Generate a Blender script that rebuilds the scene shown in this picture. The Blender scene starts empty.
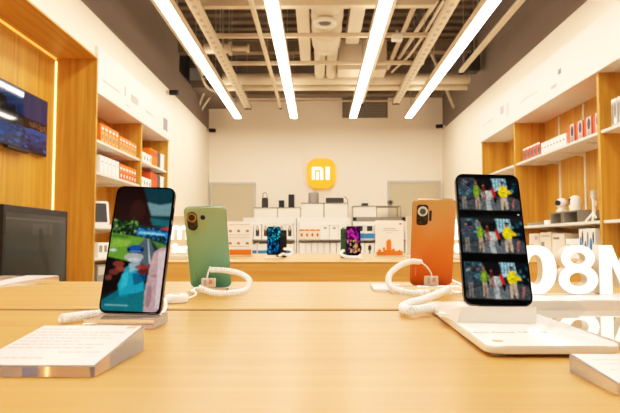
import bpy, bmesh, math, random
import numpy as np
from mathutils import Vector, Matrix
random.seed(4)
SC = bpy.context.scene
COL = SC.collection
PI = math.pi
F = 600.0
EYE = 0.897
T = 0.80            # table-top height
PITCH = math.atan(34.5 / F)
YAW = math.atan(8.0 / F)

# ---------------------------------------------------------------- helpers
fwd = Vector((-math.sin(YAW) * math.cos(PITCH), math.cos(YAW) * math.cos(PITCH), math.sin(PITCH)))
rgt = Vector((math.cos(YAW), math.sin(YAW), 0))
upv = rgt.cross(fwd)
CAM = Vector((0, 0, EYE))

def ray(px, py):
    return fwd * F + rgt * (px - 310) + upv * (206.5 - py)
def P(px, py, Y):
    d = ray(px, py)
    return CAM + d * (Y / d.y)
def PX(px, py, X):
    d = ray(px, py)
    return CAM + d * (X / d.x)
def PZ(px, py, Z):
    d = ray(px, py)
    return CAM + d * ((Z - EYE) / d.z)

def lin(c):
    return c / 12.92 if c <= 0.04045 else ((c + 0.055) / 1.055) ** 2.4
def rgb(h):
    h = h.lstrip('#')
    return tuple(lin(int(h[i:i + 2], 16) / 255) for i in (0, 2, 4))

MATS = {}
def mat(name, col, rough=0.6, metal=0.0, emit=0.0, ecol=None, trans=0.0, ior=1.45, coat=0.0, spec=0.5, noise=0.0, nscale=20):
    if name in MATS:
        return MATS[name]
    m = bpy.data.materials.new(name)
    m.use_nodes = True
    nt = m.node_tree
    b = nt.nodes['Principled BSDF']
    c = rgb(col) if isinstance(col, str) else col
    b.inputs['Base Color'].default_value = (*c, 1)
    b.inputs['Roughness'].default_value = rough
    b.inputs['Metallic'].default_value = metal
    b.inputs['Specular IOR Level'].default_value = spec
    b.inputs['IOR'].default_value = ior
    b.inputs['Transmission Weight'].default_value = trans
    b.inputs['Coat Weight'].default_value = coat
    if emit:
        e = rgb(ecol) if ecol else c
        b.inputs['Emission Color'].default_value = (*e, 1)
        b.inputs['Emission Strength'].default_value = emit
    if noise:
        tc = nt.nodes.new('ShaderNodeTexCoord')
        n = nt.nodes.new('ShaderNodeTexNoise')
        n.inputs['Scale'].default_value = nscale
        n.inputs['Detail'].default_value = 4
        mx = nt.nodes.new('ShaderNodeMix'); mx.data_type = 'RGBA'
        mx.inputs[6].default_value = (*[v * (1 - noise) for v in c], 1)
        mx.inputs[7].default_value = (*[min(1, v * (1 + noise)) for v in c], 1)
        nt.links.new(tc.outputs['Object'], n.inputs['Vector'])
        nt.links.new(n.outputs['Fac'], mx.inputs[0])
        nt.links.new(mx.outputs[2], b.inputs['Base Color'])
    MATS[name] = m
    return m

def wood(name, c1, c2, c3, scale, rough=0.45, coat=0.0, band=None):
    """streaky grain; scale = xyz scale of the noise (small = long in that direction)"""
    m = bpy.data.materials.new(name)
    m.use_nodes = True
    nt = m.node_tree
    b = nt.nodes['Principled BSDF']
    tc = nt.nodes.new('ShaderNodeTexCoord')
    mp = nt.nodes.new('ShaderNodeMapping')
    mp.inputs['Scale'].default_value = scale
    n = nt.nodes.new('ShaderNodeTexNoise')
    n.inputs['Scale'].default_value = 1.0
    n.inputs['Detail'].default_value = 6
    n.inputs['Roughness'].default_value = 0.65
    n.inputs['Distortion'].default_value = 0.3
    r = nt.nodes.new('ShaderNodeValToRGB')
    r.color_ramp.elements[0].position = 0.3
    r.color_ramp.elements[0].color = (*rgb(c1), 1)
    r.color_ramp.elements[1].position = 0.72
    r.color_ramp.elements[1].color = (*rgb(c3), 1)
    e = r.color_ramp.elements.new(0.5); e.color = (*rgb(c2), 1)
    nt.links.new(tc.outputs['Object'], mp.inputs['Vector'])
    nt.links.new(mp.outputs['Vector'], n.inputs['Vector'])
    nt.links.new(n.outputs['Fac'], r.inputs['Fac'])
    nt.links.new(r.outputs['Color'], b.inputs['Base Color'])
    b.inputs['Roughness'].default_value = rough
    b.inputs['Coat Weight'].default_value = coat
    b.inputs['Coat Roughness'].default_value = 0.25
    MATS[name] = m
    return m

class MB:
    def __init__(s):
        s.bm = bmesh.new()
    def box(s, x0, x1, y0, y1, z0, z1, bev=0.0, seg=1):
        c = Vector(((x0 + x1) / 2, (y0 + y1) / 2, (z0 + z1) / 2))
        r = bmesh.ops.create_cube(s.bm, size=1, matrix=Matrix.Translation(c) @ Matrix.Diagonal((abs(x1 - x0), abs(y1 - y0), abs(z1 - z0), 1)))
        if bev:
            es = set()
            for v in r['verts']:
                es.update(v.link_edges)
            bmesh.ops.bevel(s.bm, geom=list(es), offset=bev, segments=seg, profile=0.5, affect='EDGES')
        return s
    def tube(s, pts, r, seg=10, cap=True, radii=None):
        pts = [Vector(p) for p in pts]
        rings = []
        prev = None
        n = len(pts)
        for i, p in enumerate(pts):
            if i == 0: t = pts[1] - pts[0]
            elif i == n - 1: t = pts[-1] - pts[-2]
            else: t = pts[i + 1] - pts[i - 1]
            t.normalize()
            if prev is None:
                a = Vector((0, 0, 1)) if abs(t.z) < 0.9 else Vector((1, 0, 0))
                u = t.cross(a).normalized()
            else:
                u = prev - t * prev.dot(t)
                if u.length < 1e-6: u = t.orthogonal()
                u.normalize()
            prev = u
            v = t.cross(u)
            rr = radii[i] if radii else r
            rings.append([s.bm.verts.new(p + (u * math.cos(k * 2 * PI / seg) + v * math.sin(k * 2 * PI / seg)) * rr) for k in range(seg)])
        for a, b in zip(rings, rings[1:]):
            for k in range(seg):
                s.bm.faces.new((a[k], a[(k + 1) % seg], b[(k + 1) % seg], b[k]))
        if cap:
            s.bm.faces.new(rings[0][::-1]); s.bm.faces.new(rings[-1])
        return s
    def cyl(s, p0, p1, r, seg=20, r2=None):
        return s.tube([p0, p1], r, seg, radii=[r, r if r2 is None else r2])
    def lathe(s, prof, c=(0, 0, 0), seg=24):
        """prof list of (r,z)"""
        rings = []
        for r, z in prof:
            if r < 1e-6:
                rings.append([s.bm.verts.new((c[0], c[1], c[2] + z))])
            else:
                rings.append([s.bm.verts.new((c[0] + r * math.cos(k * 2 * PI / seg), c[1] + r * math.sin(k * 2 * PI / seg), c[2] + z)) for k in range(seg)])
        for a, b in zip(rings, rings[1:]):
            for k in range(seg):
                k2 = (k + 1) % seg
                if len(a) == 1 and len(b) == 1: continue
                if len(a) == 1: s.bm.faces.new((a[0], b[k2], b[k]))
                elif len(b) == 1: s.bm.faces.new((a[k], a[k2], b[0]))
                else: s.bm.faces.new((a[k], a[k2], b[k2], b[k]))
        return s
    def prism(s, poly, axis, a, b, bev=0.0):
        """extrude a 2-D polygon. axis 'y': poly=(x,z) from y=a to y=b; 'x': (y,z); 'z': (x,y)"""
        def mk(p, t):
            return {'y': (p[0], t, p[1]), 'x': (t, p[0], p[1]), 'z': (p[0], p[1], t)}[axis]
        v0 = [s.bm.verts.new(mk(p, a)) for p in poly]
        v1 = [s.bm.verts.new(mk(p, b)) for p in poly]
        n = len(poly)
        f0 = s.bm.faces.new(v0[::-1]); f1 = s.bm.faces.new(v1)
        for i in range(n):
            s.bm.faces.new((v0[i], v0[(i + 1) % n], v1[(i + 1) % n], v1[i]))
        if bev:
            es = list(f0.edges) + list(f1.edges)
            bmesh.ops.bevel(s.bm, geom=es, offset=bev, segments=2, profile=0.5, affect='EDGES')
        return s
    def hexa(s, b4, t4):
        """free hexahedron, bottom 4 and top 4 points, same order"""
        b = [s.bm.verts.new(p) for p in b4]; t = [s.bm.verts.new(p) for p in t4]
        s.bm.faces.new(b[::-1]); s.bm.faces.new(t)
        for i in range(4):
            j = (i + 1) % 4
            s.bm.faces.new((b[i], b[j], t[j], t[i]))
        return s
    def quad(s, pts):
        s.bm.faces.new([s.bm.verts.new(p) for p in pts]); return s
    def build(s, name, m, parent=None, smooth=False, off=None, mats=None):
        bm = s.bm
        bmesh.ops.recalc_face_normals(bm, faces=bm.faces[:])
        if off is None:
            off = Vector((0, 0, 0))
            q = parent
            while q is not None:
                off += q.location; q = q.parent
            if parent is None:
                xs = [v.co for v in bm.verts]
                off = Vector(((min(v.x for v in xs) + max(v.x for v in xs)) / 2, (min(v.y for v in xs) + max(v.y for v in xs)) / 2, min(v.z for v in xs)))
        bmesh.ops.translate(bm, verts=bm.verts[:], vec=-Vector(off))
        me = bpy.data.meshes.new(name)
        bm.to_mesh(me); bm.free()
        me.materials.append(m)
        if smooth:
            for p in me.polygons: p.use_smooth = True
            try: me.set_sharp_from_angle(angle=0.6)
            except Exception: pass
        o = bpy.data.objects.new(name, me)
        COL.objects.link(o)
        if parent is None: o.location = off
        else: o.parent = parent
        return o
    # build in local coordinates of the parent (for rotated things)
    def lbuild(s, name, m, parent=None, smooth=False):
        return s.build(name, m, parent, smooth, off=Vector((0, 0, 0)))

def tag(o, label=None, cat=None, group=None, kind=None):
    if label: o['label'] = label
    if cat: o['category'] = cat
    if group: o['group'] = group
    if kind: o['kind'] = kind
    return o
def thing(name, label, cat, loc=(0, 0, 0), group=None, rot=None):
    o = bpy.data.objects.new(name, None)
    o.empty_display_size = 0.05
    COL.objects.link(o); o.location = loc
    if rot is not None: o.rotation_euler = rot
    return tag(o, label, cat, group)
def struct(o): return tag(o, kind='structure')
def dup(root, loc, label, rot=None, group=None):
    r = root.copy(); COL.objects.link(r); r.location = loc
    if rot is not None: r.rotation_euler = rot
    r['label'] = label
    if group: r['group'] = group
    for ch in list(root.children):
        c = ch.copy(); COL.objects.link(c); c.parent = r
        for g in list(ch.children):
            d = g.copy(); COL.objects.link(d); d.parent = c
    return r

def rrect(w, h, r, n=6, x0=0, z0=0):
    """rounded rectangle outline centred on x0, from z0 to z0+h"""
    pts = []
    for cx, cz, a in ((w / 2 - r, h - r, 0), (-w / 2 + r, h - r, 90), (-w / 2 + r, r, 180), (w / 2 - r, r, 270)):
        for k in range(n + 1):
            t = math.radians(a + 90 * k / n)
            pts.append((x0 + cx + r * math.cos(t), z0 + cz + r * math.sin(t)))
    return pts

def catmull(pts, n=12):
    pts = [Vector(p) for p in pts]
    q = [pts[0] * 2 - pts[1]] + pts + [pts[-1] * 2 - pts[-2]]
    out = []
    for i in range(1, len(q) - 2):
        a, b, c, d = q[i - 1:i + 3]
        for k in range(n):
            t = k / n
            out.append(0.5 * ((2 * b) + (c - a) * t + (2 * a - 5 * b + 4 * c - d) * t * t + (3 * b - 3 * c + d - a) * t ** 3))
    out.append(pts[-1])
    return out
def coil_path(pts, R, pitch, spt=10):
    base = catmull(pts, 16)
    cum = [0]
    for a, b in zip(base, base[1:]): cum.append(cum[-1] + (b - a).length)
    L = cum[-1]; N = int(L / pitch * spt)
    out = []; j = 0; u = None
    for i in range(N + 1):
        s = L * i / N
        while j < len(cum) - 2 and cum[j + 1] < s: j += 1
        f = (s - cum[j]) / max(1e-9, cum[j + 1] - cum[j])
        p = base[j].lerp(base[j + 1], f)
        t = (base[j + 1] - base[j]).normalized()
        if u is None: u = t.orthogonal().normalized()
        u = (u - t * u.dot(t)).normalized()
        v = t.cross(u)
        a = 2 * PI * i / spt
        out.append(p + (u * math.cos(a) + v * math.sin(a)) * R)
    return out

def text_mesh(body, size, extrude=0.0005, bold=0.0, align='CENTER'):
    cu = bpy.data.curves.new('lettering', 'FONT')
    cu.body = body; cu.size = size; cu.extrude = extrude; cu.offset = bold; cu.align_x = align
    cu.resolution_u = 4
    o = bpy.data.objects.new('lettering', cu)
    COL.objects.link(o)
    dg = bpy.context.evaluated_depsgraph_get()
    me = bpy.data.meshes.new_from_object(o.evaluated_get(dg))
    bpy.data.objects.remove(o)
    return me
def text_obj(name, body, size, m, parent, loc, rot, extrude=0.0005, bold=0.0, align='CENTER'):
    me = text_mesh(body, size, extrude, bold, align)
    me.materials.clear(); me.materials.append(m)
    o = bpy.data.objects.new(name, me)
    COL.objects.link(o); o.parent = parent
    o.location = loc; o.rotation_euler = rot
    return o

ORD = ['first', 'second', 'third', 'fourth', 'fifth', 'sixth', 'seventh', 'eighth', 'ninth', 'tenth', 'eleventh', 'twelfth']

# ---------------------------------------------------------------- materials
M_wall = mat('warm_white_paint', '#f3e3cb', 0.85, noise=0.015, nscale=3)
M_wallgrey = mat('grey_upper_paint', '#85776a', 0.9, noise=0.05, nscale=2)
M_deck = mat('brown_ceiling_deck', '#74624a', 0.95, noise=0.3, nscale=6)
M_floor = mat('pale_floor_tile', '#c9b9a2', 0.4, noise=0.05, nscale=4)
M_ceil = mat('beige_painted_steel', '#d8c3a4', 0.7, noise=0.06, nscale=15)
M_duct = mat('beige_duct_sheet', '#dac7aa', 0.55, noise=0.05, nscale=8)
M_black = mat('black_plastic', '#14120f', 0.45)
M_dark = mat('dark_grey_plastic', '#33302c', 0.5)
M_grey = mat('grey_card', '#8d8578', 0.7)
M_ltgrey = mat('light_grey_plastic', '#c9c2b6', 0.5)
M_door = mat('greige_door_paint', '#cdbd9d', 0.7, noise=0.02)
M_white = mat('white_laminate', '#ece2d2', 0.5)
M_card = mat('white_card', '#fbf6ec', 0.6)
M_cream = mat('cream_card', '#f0dfc6', 0.6)
M_orange = mat('orange_card', '#f47a0c', 0.5, noise=0.05)
M_red = mat('red_card', '#e0501c', 0.5)
M_redbrown = mat('rust_card', '#c9501f', 0.5)
M_blue = mat('blue_print', '#2f7fb8', 0.5)
M_navy = mat('navy_print', '#24304a', 0.5)
M_green = mat('green_print', '#2b5a3a', 0.5)
M_cable = mat('white_rubber_cable', '#fffaf2', 0.4, emit=.12)  # slight emission added to lift the shaded gaps in the coils
M_acr = mat('clear_acrylic', '#ffffff', 0.03, trans=1.0, ior=1.49)
M_acrw = mat('frosted_clear_acrylic', '#fff4e8', 0.05, trans=.9, ior=1.45, emit=.03)  # faint emission added to brighten the dark sides of the blocks
M_mirror = mat('polished_clear_acrylic_sheet', '#fff3e0', 0.02, trans=0.35, ior=1.9, coat=1.0)
M_lamp = mat('light_diffuser', '#fff8ee', 0.5, emit=23.0, ecol='#fffaf2')
M_led = mat('warm_led_strip', '#ffe9b0', 0.5, emit=5.0, ecol='#ffd890')
M_logo = mat('amber_logo_panel', '#ffb020', 0.4, emit=0.45, ecol='#ff9a10')
M_logow = mat('glowing_white_letter', '#ffffff', 0.4, emit=1.0, ecol='#ffffff')
M_letter = mat('backlit_white_acrylic', '#ffffff', 0.35, emit=0.9, ecol='#fffaf0')
M_letterw = mat('glowing_sign_letters', '#ffffff', 0.4, emit=1.6, ecol='#ffffff')
M_letterside = mat('translucent_letter_side', '#e2d0b6', 0.4, emit=0.02, ecol='#fff0dc')
M_wood = wood('oak_panel_vertical_grain', '#b4781c', '#cc922c', '#dca644', (20, 20, 0.7), 0.5)
M_woodx = wood('oak_panel_long_grain', '#b4781c', '#cc922c', '#dca644', (20, 0.7, 20), 0.5)
M_table = wood('bamboo_table_top', '#bc8434', '#c48e3c', '#cd9a47', (1.2, 30, 30), 0.42, coat=0.12)
M_fascia = wood('bamboo_table_front', '#d3913c', '#dd9f4c', '#e6ae60', (1.5, 30, 45), 0.45)
M_chrome = mat('silver_metal', '#b9b4ac', 0.25, metal=1.0)
M_rod = mat('steel_rod', '#a59a8c', 0.5, metal=0.5)

# ---------------------------------------------------------------- room shell
XL, XR, YB, ZC = -2.32, 2.64, 12.66, 4.6
SPL = 3.25
struct(MB().box(-3.2, 3.5, -3, 13, -0.1, 0).build('floor', M_floor))
# corrugated deck
c = MB()
c.box(-3.2, 3.5, -3, 13, ZC + 0.08, ZC + 0.2)
y = -2.9
while y < 12.7:
    c.box(-3.1, 3.4, y, y + 0.16, ZC, ZC + 0.08); y += 0.32
struct(c.build('ceiling', M_deck))
bw = MB().box(-3.2, 3.5, YB, YB + 0.15, 0, ZC)
struct(bw.build('wall_back', mat('wall_paint_lit_copy', '#feeed8', .85, noise=.01)))  # lighter copy of the wall paint, standing in for more light here
struct(MB().box(-3.2, 3.5, -3.1, -3, 0, ZC).build('wall_front', mat('brown_front_wall', '#5d5044', .9)))
ZPT = PX(96, 57.5, XL + .04).z; YSL = PX(167.5, 150, XL).y + .055; YSR = PX(482.5, 150, XR).y + .055; YPL_ = PX(95.5, 150, XL + .04).y + .036
l = MB()
l.box(-2.95, -2.80, -3, YB, 0, SPL)
l.box(-2.80, XL, YSL, YB, 0, SPL)
l.box(-2.80, XL, -3, YPL_, ZPT + .019, SPL)
l.box(-2.80, XL, YPL_, YSL, 2.50, SPL)
l.box(-2.80, XL, -3, 1.99, 0, ZPT + .019)
struct(l.build('wall_left', M_wall))
r = MB()
r.box(3.1, 3.25, -3, YB, 0, SPL)
r.box(XR, 3.1, YSR, YB, 0, SPL)
r.box(XR, 3.1, -3, YSR, 2.50, SPL)
r.box(XR, 3.1, -3, 3.0, 0, 2.499)
struct(r.build('wall_right', M_wall))
u = MB().box(-2.95, XL - 0.01, -3, 9.9, SPL, ZC).box(-2.95, XL - 0.01, 9.9, YB, SPL, 3.75)
struct(u.build('trim_1', M_wallgrey))
u = MB().box(XR + 0.01, 3.25, -3, YB, SPL, ZC)
struct(u.build('trim_2', M_wallgrey))
struct(MB().box(XL, XR, YB - 0.35, YB, 3.95, ZC).build('trim_3', M_wallgrey))
# bulkhead ledge at the back left corner; the black box above paints in the recess shade
struct(MB().box(-2.95, -1.75, 10.9, YB, 3.72, 3.86).build('trim_4', M_wallgrey))
struct(MB().box(-2.95, -2.36, 9.95, 10.85, 3.75, ZC).build('trim_recess_shade', M_black))

# grey doors in the back wall
for n, (x0, x1, yt) in enumerate(((212.5, 253.5, 184.8), (390, 438, 183.3))):
    a = P(x0, yt, YB); b = P(x1, yt, YB)
    z1 = (a.z + b.z) / 2
    d = thing('door_%d' % (n + 1), None, None, ((a.x + b.x) / 2, YB, 0))
    struct(d)
    MB().box(a.x, b.x, YB - 0.04, YB - 0.005, 0.01, z1, 0.004).build('door_panel', M_door, d)
    f = MB()
    f.box(a.x - 0.05, a.x, YB - 0.06, YB - 0.001, 0, z1 + 0.05)
    f.box(b.x, b.x + 0.05, YB - 0.06, YB - 0.001, 0, z1 + 0.05)
    f.box(a.x, b.x, YB - 0.06, YB - 0.001, z1, z1 + 0.05)
    f.build('door_frame', M_ltgrey, d)
    hx = a.x + 0.08 if n else b.x - 0.08
    MB().box(hx - 0.02, hx + 0.02, YB - 0.055, YB - 0.04, 0.95, 1.15).box(hx - 0.06, hx + 0.02, YB - 0.1, YB - 0.08, 1.04, 1.06).box(hx - 0.01, hx + 0.01, YB - 0.09, YB - 0.05, 1.04, 1.06).build('door_handle', M_chrome, d)

# ---------------------------------------------------------------- ceiling services
def bar(name, label, cat, pts, r, m=M_ceil, seg=12):
    return tag(MB().tube(pts, r, seg).build(name, m, smooth=True), label, cat)

def perforated():
    m = mat('perforated_beige_steel', '#d8c3a4', .7)
    nt = m.node_tree; b = nt.nodes['Principled BSDF']
    tc = nt.nodes.new('ShaderNodeTexCoord'); sx = nt.nodes.new('ShaderNodeSeparateXYZ')
    def mth(op, i0, v=None):
        n = nt.nodes.new('ShaderNodeMath'); n.operation = op
        nt.links.new(i0, n.inputs[0])
        if v is not None:
            if isinstance(v, float): n.inputs[1].default_value = v
            else: nt.links.new(v, n.inputs[1])
        return n.outputs[0]
    nt.links.new(tc.outputs['Object'], sx.inputs[0])
    py = mth('LESS_THAN', mth('FRACT', mth('MULTIPLY', sx.outputs['Y'], 5.0)), .45)
    pxx = mth('LESS_THAN', mth('ABSOLUTE', sx.outputs['X']), .022)
    mk = mth('MULTIPLY', py, pxx)
    mx = nt.nodes.new('ShaderNodeMix'); mx.data_type = 'RGBA'
    mx.inputs[6].default_value = (*rgb('#d8c3a4'), 1); mx.inputs[7].default_value = (*rgb('#b3a28e'), 1)
    nt.links.new(mk, mx.inputs[0]); nt.links.new(mx.outputs[2], b.inputs['Base Color'])
    return m
M_perf = perforated()
# linear lights
LW = 0.118
names = ['leftmost long white ceiling light strip', 'second long white ceiling light strip from the left', 'third long ceiling light strip from the left, right of the round duct', 'rightmost long white ceiling light strip']
for i, (xe, ye) in enumerate(((238, 118), (294, 116.5), (353, 116), (408.5, 115.5))):
    e = P(xe, ye, 11.6)
    x = e.x; z = 3.29
    t = thing('linear_light', names[i], 'ceiling light', (x, 6, z), 'linear ceiling lights')
    MB().box(x - LW / 2, x + LW / 2, -1.6, 11.6, z, z + 0.012).build('diffuser', M_lamp, t)
    MB().box(x - LW / 2 - 0.015, x + LW / 2 + 0.015, -1.62, 11.62, z + 0.013, z + 0.10).build('housing', M_ceil, t)
    MB().box(x - .03, x + .03, 0.7, 11.5, z + 0.101, z + 0.106).build('added_fill_strip', mat('added_fill_glow', '#fff4e6', .5, emit=10.0, ecol='#fff0e0'), t)  # glowing strip added to brighten the ceiling, not part of the fixture
    for yy in (0.8, 3.5, 6.5, 9.0, 11.3):
        MB().cyl((x, yy, z + 0.1), (x, yy, ZC), 0.006, 6).build('hanger_rod', M_rod, t)

# long painted channels running away from the camera
def channel(xp, yp, w, h, label, Y1=11.55, z=3.5, Y0=0.5):
    e = P(xp, yp, Y1); x = e.x; z = e.z
    t = thing('ceiling_channel', label, 'ceiling rail', (x, (Y0 + Y1) / 2, z))
    c = MB().box(x - w / 2, x + w / 2, Y0, Y1, z, z + h, 0.006)
    c.build('rail', M_perf if w > .09 else M_ceil, t)
    MB().box(x - w / 2 - 0.003, x + w / 2 + 0.003, Y1, Y1 + 0.02, z - 0.02, z + h + 0.01).build('end_cap', M_dark, t)
    for yy in (2.5, 5.5, 8.5, Y1 - 0.2):
        MB().cyl((x, yy, z + h), (x, yy, ZC), 0.006, 6).build('hanger_rod', M_rod, t)
channel(248, 108.5, 0.13, 0.06, 'wide slotted beige ceiling rail right of the leftmost light')
channel(280.5, 108, 0.05, 0.05, 'thin beige ceiling rail left of the second light')
channel(362, 104, 0.05, 0.05, 'thin beige ceiling rail right of the third light')
channel(396, 103.5, 0.13, 0.06, 'wide slotted beige ceiling rail left of the rightmost light')
channel(461, 73, 0.07, 0.05, 'thin beige ceiling rail right of the rightmost light', Y1=9.3)
channel(206, 76, 0.10, 0.05, 'beige cable tray beside the left wall over the leftmost light', Y1=9.3)
channel(288, 78, 0.06, 0.06, 'short thin ceiling rail right beside the second light', Y1=10.8)

# cross pipes: (name,label,y pixel, depth, x0px, x1px, radius)
def crosspipe(name, label, py, Y, x0, x1, r, m=M_ceil, box=False):
    a = P(x0, py, Y); b = P(x1, py, Y); z = (a.z + b.z) / 2
    if box:
        o = MB().box(a.x, b.x, Y - r, Y + r, z - r, z + r, 0.005).build(name, m)
    else:
        o = MB().cyl((a.x, Y, z), (b.x, Y, z), r, 16).build(name, m, smooth=True)
    tag(o, label, 'pipe' if not box else 'ceiling beam')
    rr = MB()
    for xx in (a.x + 0.15, b.x - 0.15):
        rr.cyl((xx, Y, z + r), (xx, Y, ZC), 0.006, 6)
    rr2 = rr.build('hanger_rod', M_rod, o, off=o.location)
    return o
crosspipe('cross_beam', 'beige square cross beam above the round air vent', 3, 6.8, 196, 435, 0.05, box=True)
crosspipe('cross_rail', 'beige cross rail just below the round air vent', 35.5, 7.9, 209, 436, 0.028, box=True)
crosspipe('cross_rail', 'beige cross rail nearest above the thick cross pipe', 63, 9.2, 222, 424, 0.028, box=True)
crosspipe('cross_pipe', 'thickest pale pipe crossing the whole ceiling in front of back wall', 79, 10.4, 223, 478, 0.10, M_duct)
crosspipe('cross_pipe', 'thin pale pipe right under the thickest cross pipe', 87.5, 10.55, 214, 470, 0.055, M_duct)
crosspipe('cross_pipe', 'thin pale rod lowest on the back wall below the ceiling', 101, 12.2, 236, 400, 0.02)
crosspipe('deck_beam', 'brown roof beam above the second cross rail', 48, 9.9, 170, 480, 0.09, M_deck, box=True)
crosspipe('deck_beam', 'brown roof beam low over the back wall, behind thick pipe', 92, 11.7, 205, 440, 0.06, M_deck, box=True)
# short pipe with flange on the left
q = P(225, 48.5, 8.6)
t = thing('pipe_stub', 'short capped beige pipe stub with a flange, left of second light', 'pipe', q)
MB().cyl((q.x - 0.3, 8.6, q.z), (q.x + 0.1, 8.6, q.z), 0.07).build('thick_pipe', M_ceil, t, True)
MB().cyl((q.x + 0.1, 8.6, q.z), (q.x + 0.32, 8.6, q.z), 0.04).build('thin_pipe', M_ceil, t, True)
MB().cyl((q.x + 0.06, 8.6, q.z), (q.x + 0.1, 8.6, q.z), 0.1).build('flange', M_ceil, t, True)
MB().cyl((q.x + 0.32, 8.6, q.z), (q.x + 0.35, 8.6, q.z), 0.06).build('end_flange', M_ceil, t, True)
hr = MB()
for dx in (-0.04, 0.06):
    hr.cyl((q.x + dx, 8.6, q.z + 0.05), (q.x + dx, 8.6, ZC), 0.008, 6)
hr.build('hanger_rod', M_rod, t)

# big rectangular beam running away from camera at centre
e = P(307, 78, 11.0); x = e.x; z = e.z
tag(MB().box(x - 0.09, x + 0.09, -1, 10.2, z, z + 0.25, 0.01).build('steel_beam', M_ceil), 'big square beige beam running away down the ceiling centre', 'ceiling beam')
e = P(352, 44, 9.3)
tag(MB().box(e.x - 0.10, e.x + 0.10, 0, 9.3, e.z, e.z + 0.22).build('flat_duct', M_duct), 'flat beige duct behind the third light strip', 'duct')
a = P(338, 45, 9.5); b = P(387, 70, 9.5)
tag(MB().box(a.x, b.x, 9.5, 9.95, b.z, a.z + 0.1, 0.01).build('sheet_metal_duct_box', M_duct), 'pale rectangular duct box between round duct and third light', 'duct')
# round duct with circular diffuser
a = P(324, 5, 8.0); x = a.x + .04; zc = P(324, 14, 7.6).z + .07
t = thing('round_duct', 'round spiral air duct running above the ceiling vent ring', 'duct', (x, 7, zc))
pts = []; rad = []
yy = 2.0
while yy < 8.5:
    pts += [(x, yy, zc), (x, yy + .40, zc), (x, yy + .405, zc), (x, yy + .43, zc), (x, yy + .435, zc)]; rad += [.21, .21, .217, .217, .21]; yy += .45
pts.append((x, 8.9, zc)); rad.append(.21)
MB().tube(pts, .21, 28, radii=rad).build('duct_tube', M_duct, t, True)
MB().cyl((x - 0.09, 8.9, zc - 0.02), (x - 0.09, 10.2, zc - 0.12), 0.09, 20).build('branch_pipe', M_duct, t, True)
MB().cyl((x + 0.1, 8.9, zc - 0.02), (x + 0.1, 10.2, zc - 0.12), 0.09, 20).build('branch_pipe', M_duct, t, True)
d = P(325, 25, 7.4)
t = thing('ceiling_diffuser', 'round white air diffuser with concentric rings under the duct', 'air vent', d)
prof = [(0.09, 0.06), (0.145, 0.05), (0.15, 0.02), (0.14, 0), (0.115, 0.005), (0.095, 0.04)]
MB().lathe(prof, d).build('outer_ring', M_white, t, True)
MB().lathe([(0.0, 0.03), (0.04, 0.03), (0.045, 0.02)], d).lathe([(0.05, 0.03), (0.07, 0.015), (0.075, 0.03)], d).build('inner_cone', M_grey, t, True)
MB().cyl((d.x, d.y, d.z + 0.045), (d.x, d.y, zc - 0.15), 0.1).build('collar', M_duct, t, True)

# diagonal pipes / hoses on the right of the ceiling
def pipe_px(label, a, b, r, cat='pipe', Ya=7.0, Yb=9.5, name='ceiling_conduit', dz=0, m=M_ceil):
    p0 = P(a[0], a[1], Ya); p1 = P(b[0], b[1], Yb)
    mid = (p0 + p1) / 2 + Vector((0, 0, dz))
    return tag(MB().tube(catmull([p0, mid, p1], 8), r, 10).build(name, m, smooth=True), label, cat)
pipe_px('beige conduit running from third light up to the right ceiling edge', (417, 0), (388, 68), 0.035, Ya=7.3, Yb=10.2)
pipe_px('second beige conduit, right of the first beside the cross rail', (437, 0), (399, 58), 0.03, Ya=7.3, Yb=10.0)
pipe_px('thin curved white hose among the right ceiling conduits', (444, 0), (392, 72), 0.02, name='flexible_hose', Ya=7.3, Yb=10.2, dz=-0.12)
pipe_px('thin dark cable bundle behind the conduits near third light', (424, 0), (407, 48), 0.018, name='cable_bundle', Ya=7.5, Yb=9.5, m=M_dark)
q = P(397, 38, 7.9)
t = thing('junction_box', 'small beige junction box under the cross rail right of third light', 'junction box', q)
MB().box(q.x - 0.07, q.x + 0.07, q.y - 0.05, q.y + 0.05, q.z - 0.04, q.z + 0.04, 0.006).build('box_body', M_white, t)
MB().cyl((q.x, q.y, q.z + 0.04), (q.x, q.y, q.z + 0.1), 0.02, 10).build('stem', M_ceil, t)
pipe_px('steel strut slanting down behind the rightmost light strip', (430, 50), (454, 108), 0.03, name='steel_strut', Ya=11.2, Yb=11.4)
# hanging wires on left
for k, (pts) in enumerate((((198, 66, 10), (203, 80, 10), (208, 88, 10.2), (216, 92, 10.6)), ((197, 112, 11.9), (202, 98, 11.5), (207, 89, 11.2), (214, 88, 11.0)), ((199, 114, 12.0), (206, 103, 11.8), (213, 94, 11.6), (222, 92, 11.4)))):
    tag(MB().tube(catmull([P(*p) for p in pts], 8), 0.022, 8).build('ceiling_cable', M_white if k else M_ceil, smooth=True),
        ['beige cable sagging down left of the leftmost light strip', 'white cable loop near the left wall corner, lower end', 'second white cable loop behind the first at back corner'][k], 'cable')
# black speaker near the right of the ceiling
a = P(467.5, 54, 9.4); b = P(479.5, 71, 9.4)
t = thing('hanging_speaker', 'black box speaker hanging under the ceiling at right', 'speaker', ((a.x + b.x) / 2, 9.4, b.z))
MB().box(a.x, b.x, 9.35, 9.6, b.z, a.z, 0.01).build('cabinet', M_black, t)
MB().box(a.x + 0.015, b.x - 0.015, 9.335, 9.349, b.z + 0.015, a.z - 0.015).build('grille', M_dark, t)
MB().cyl(((a.x + b.x) / 2, 9.47, a.z), ((a.x + b.x) / 2, 9.47, ZC), 0.012, 8).build('bracket', M_dark, t)
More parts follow.
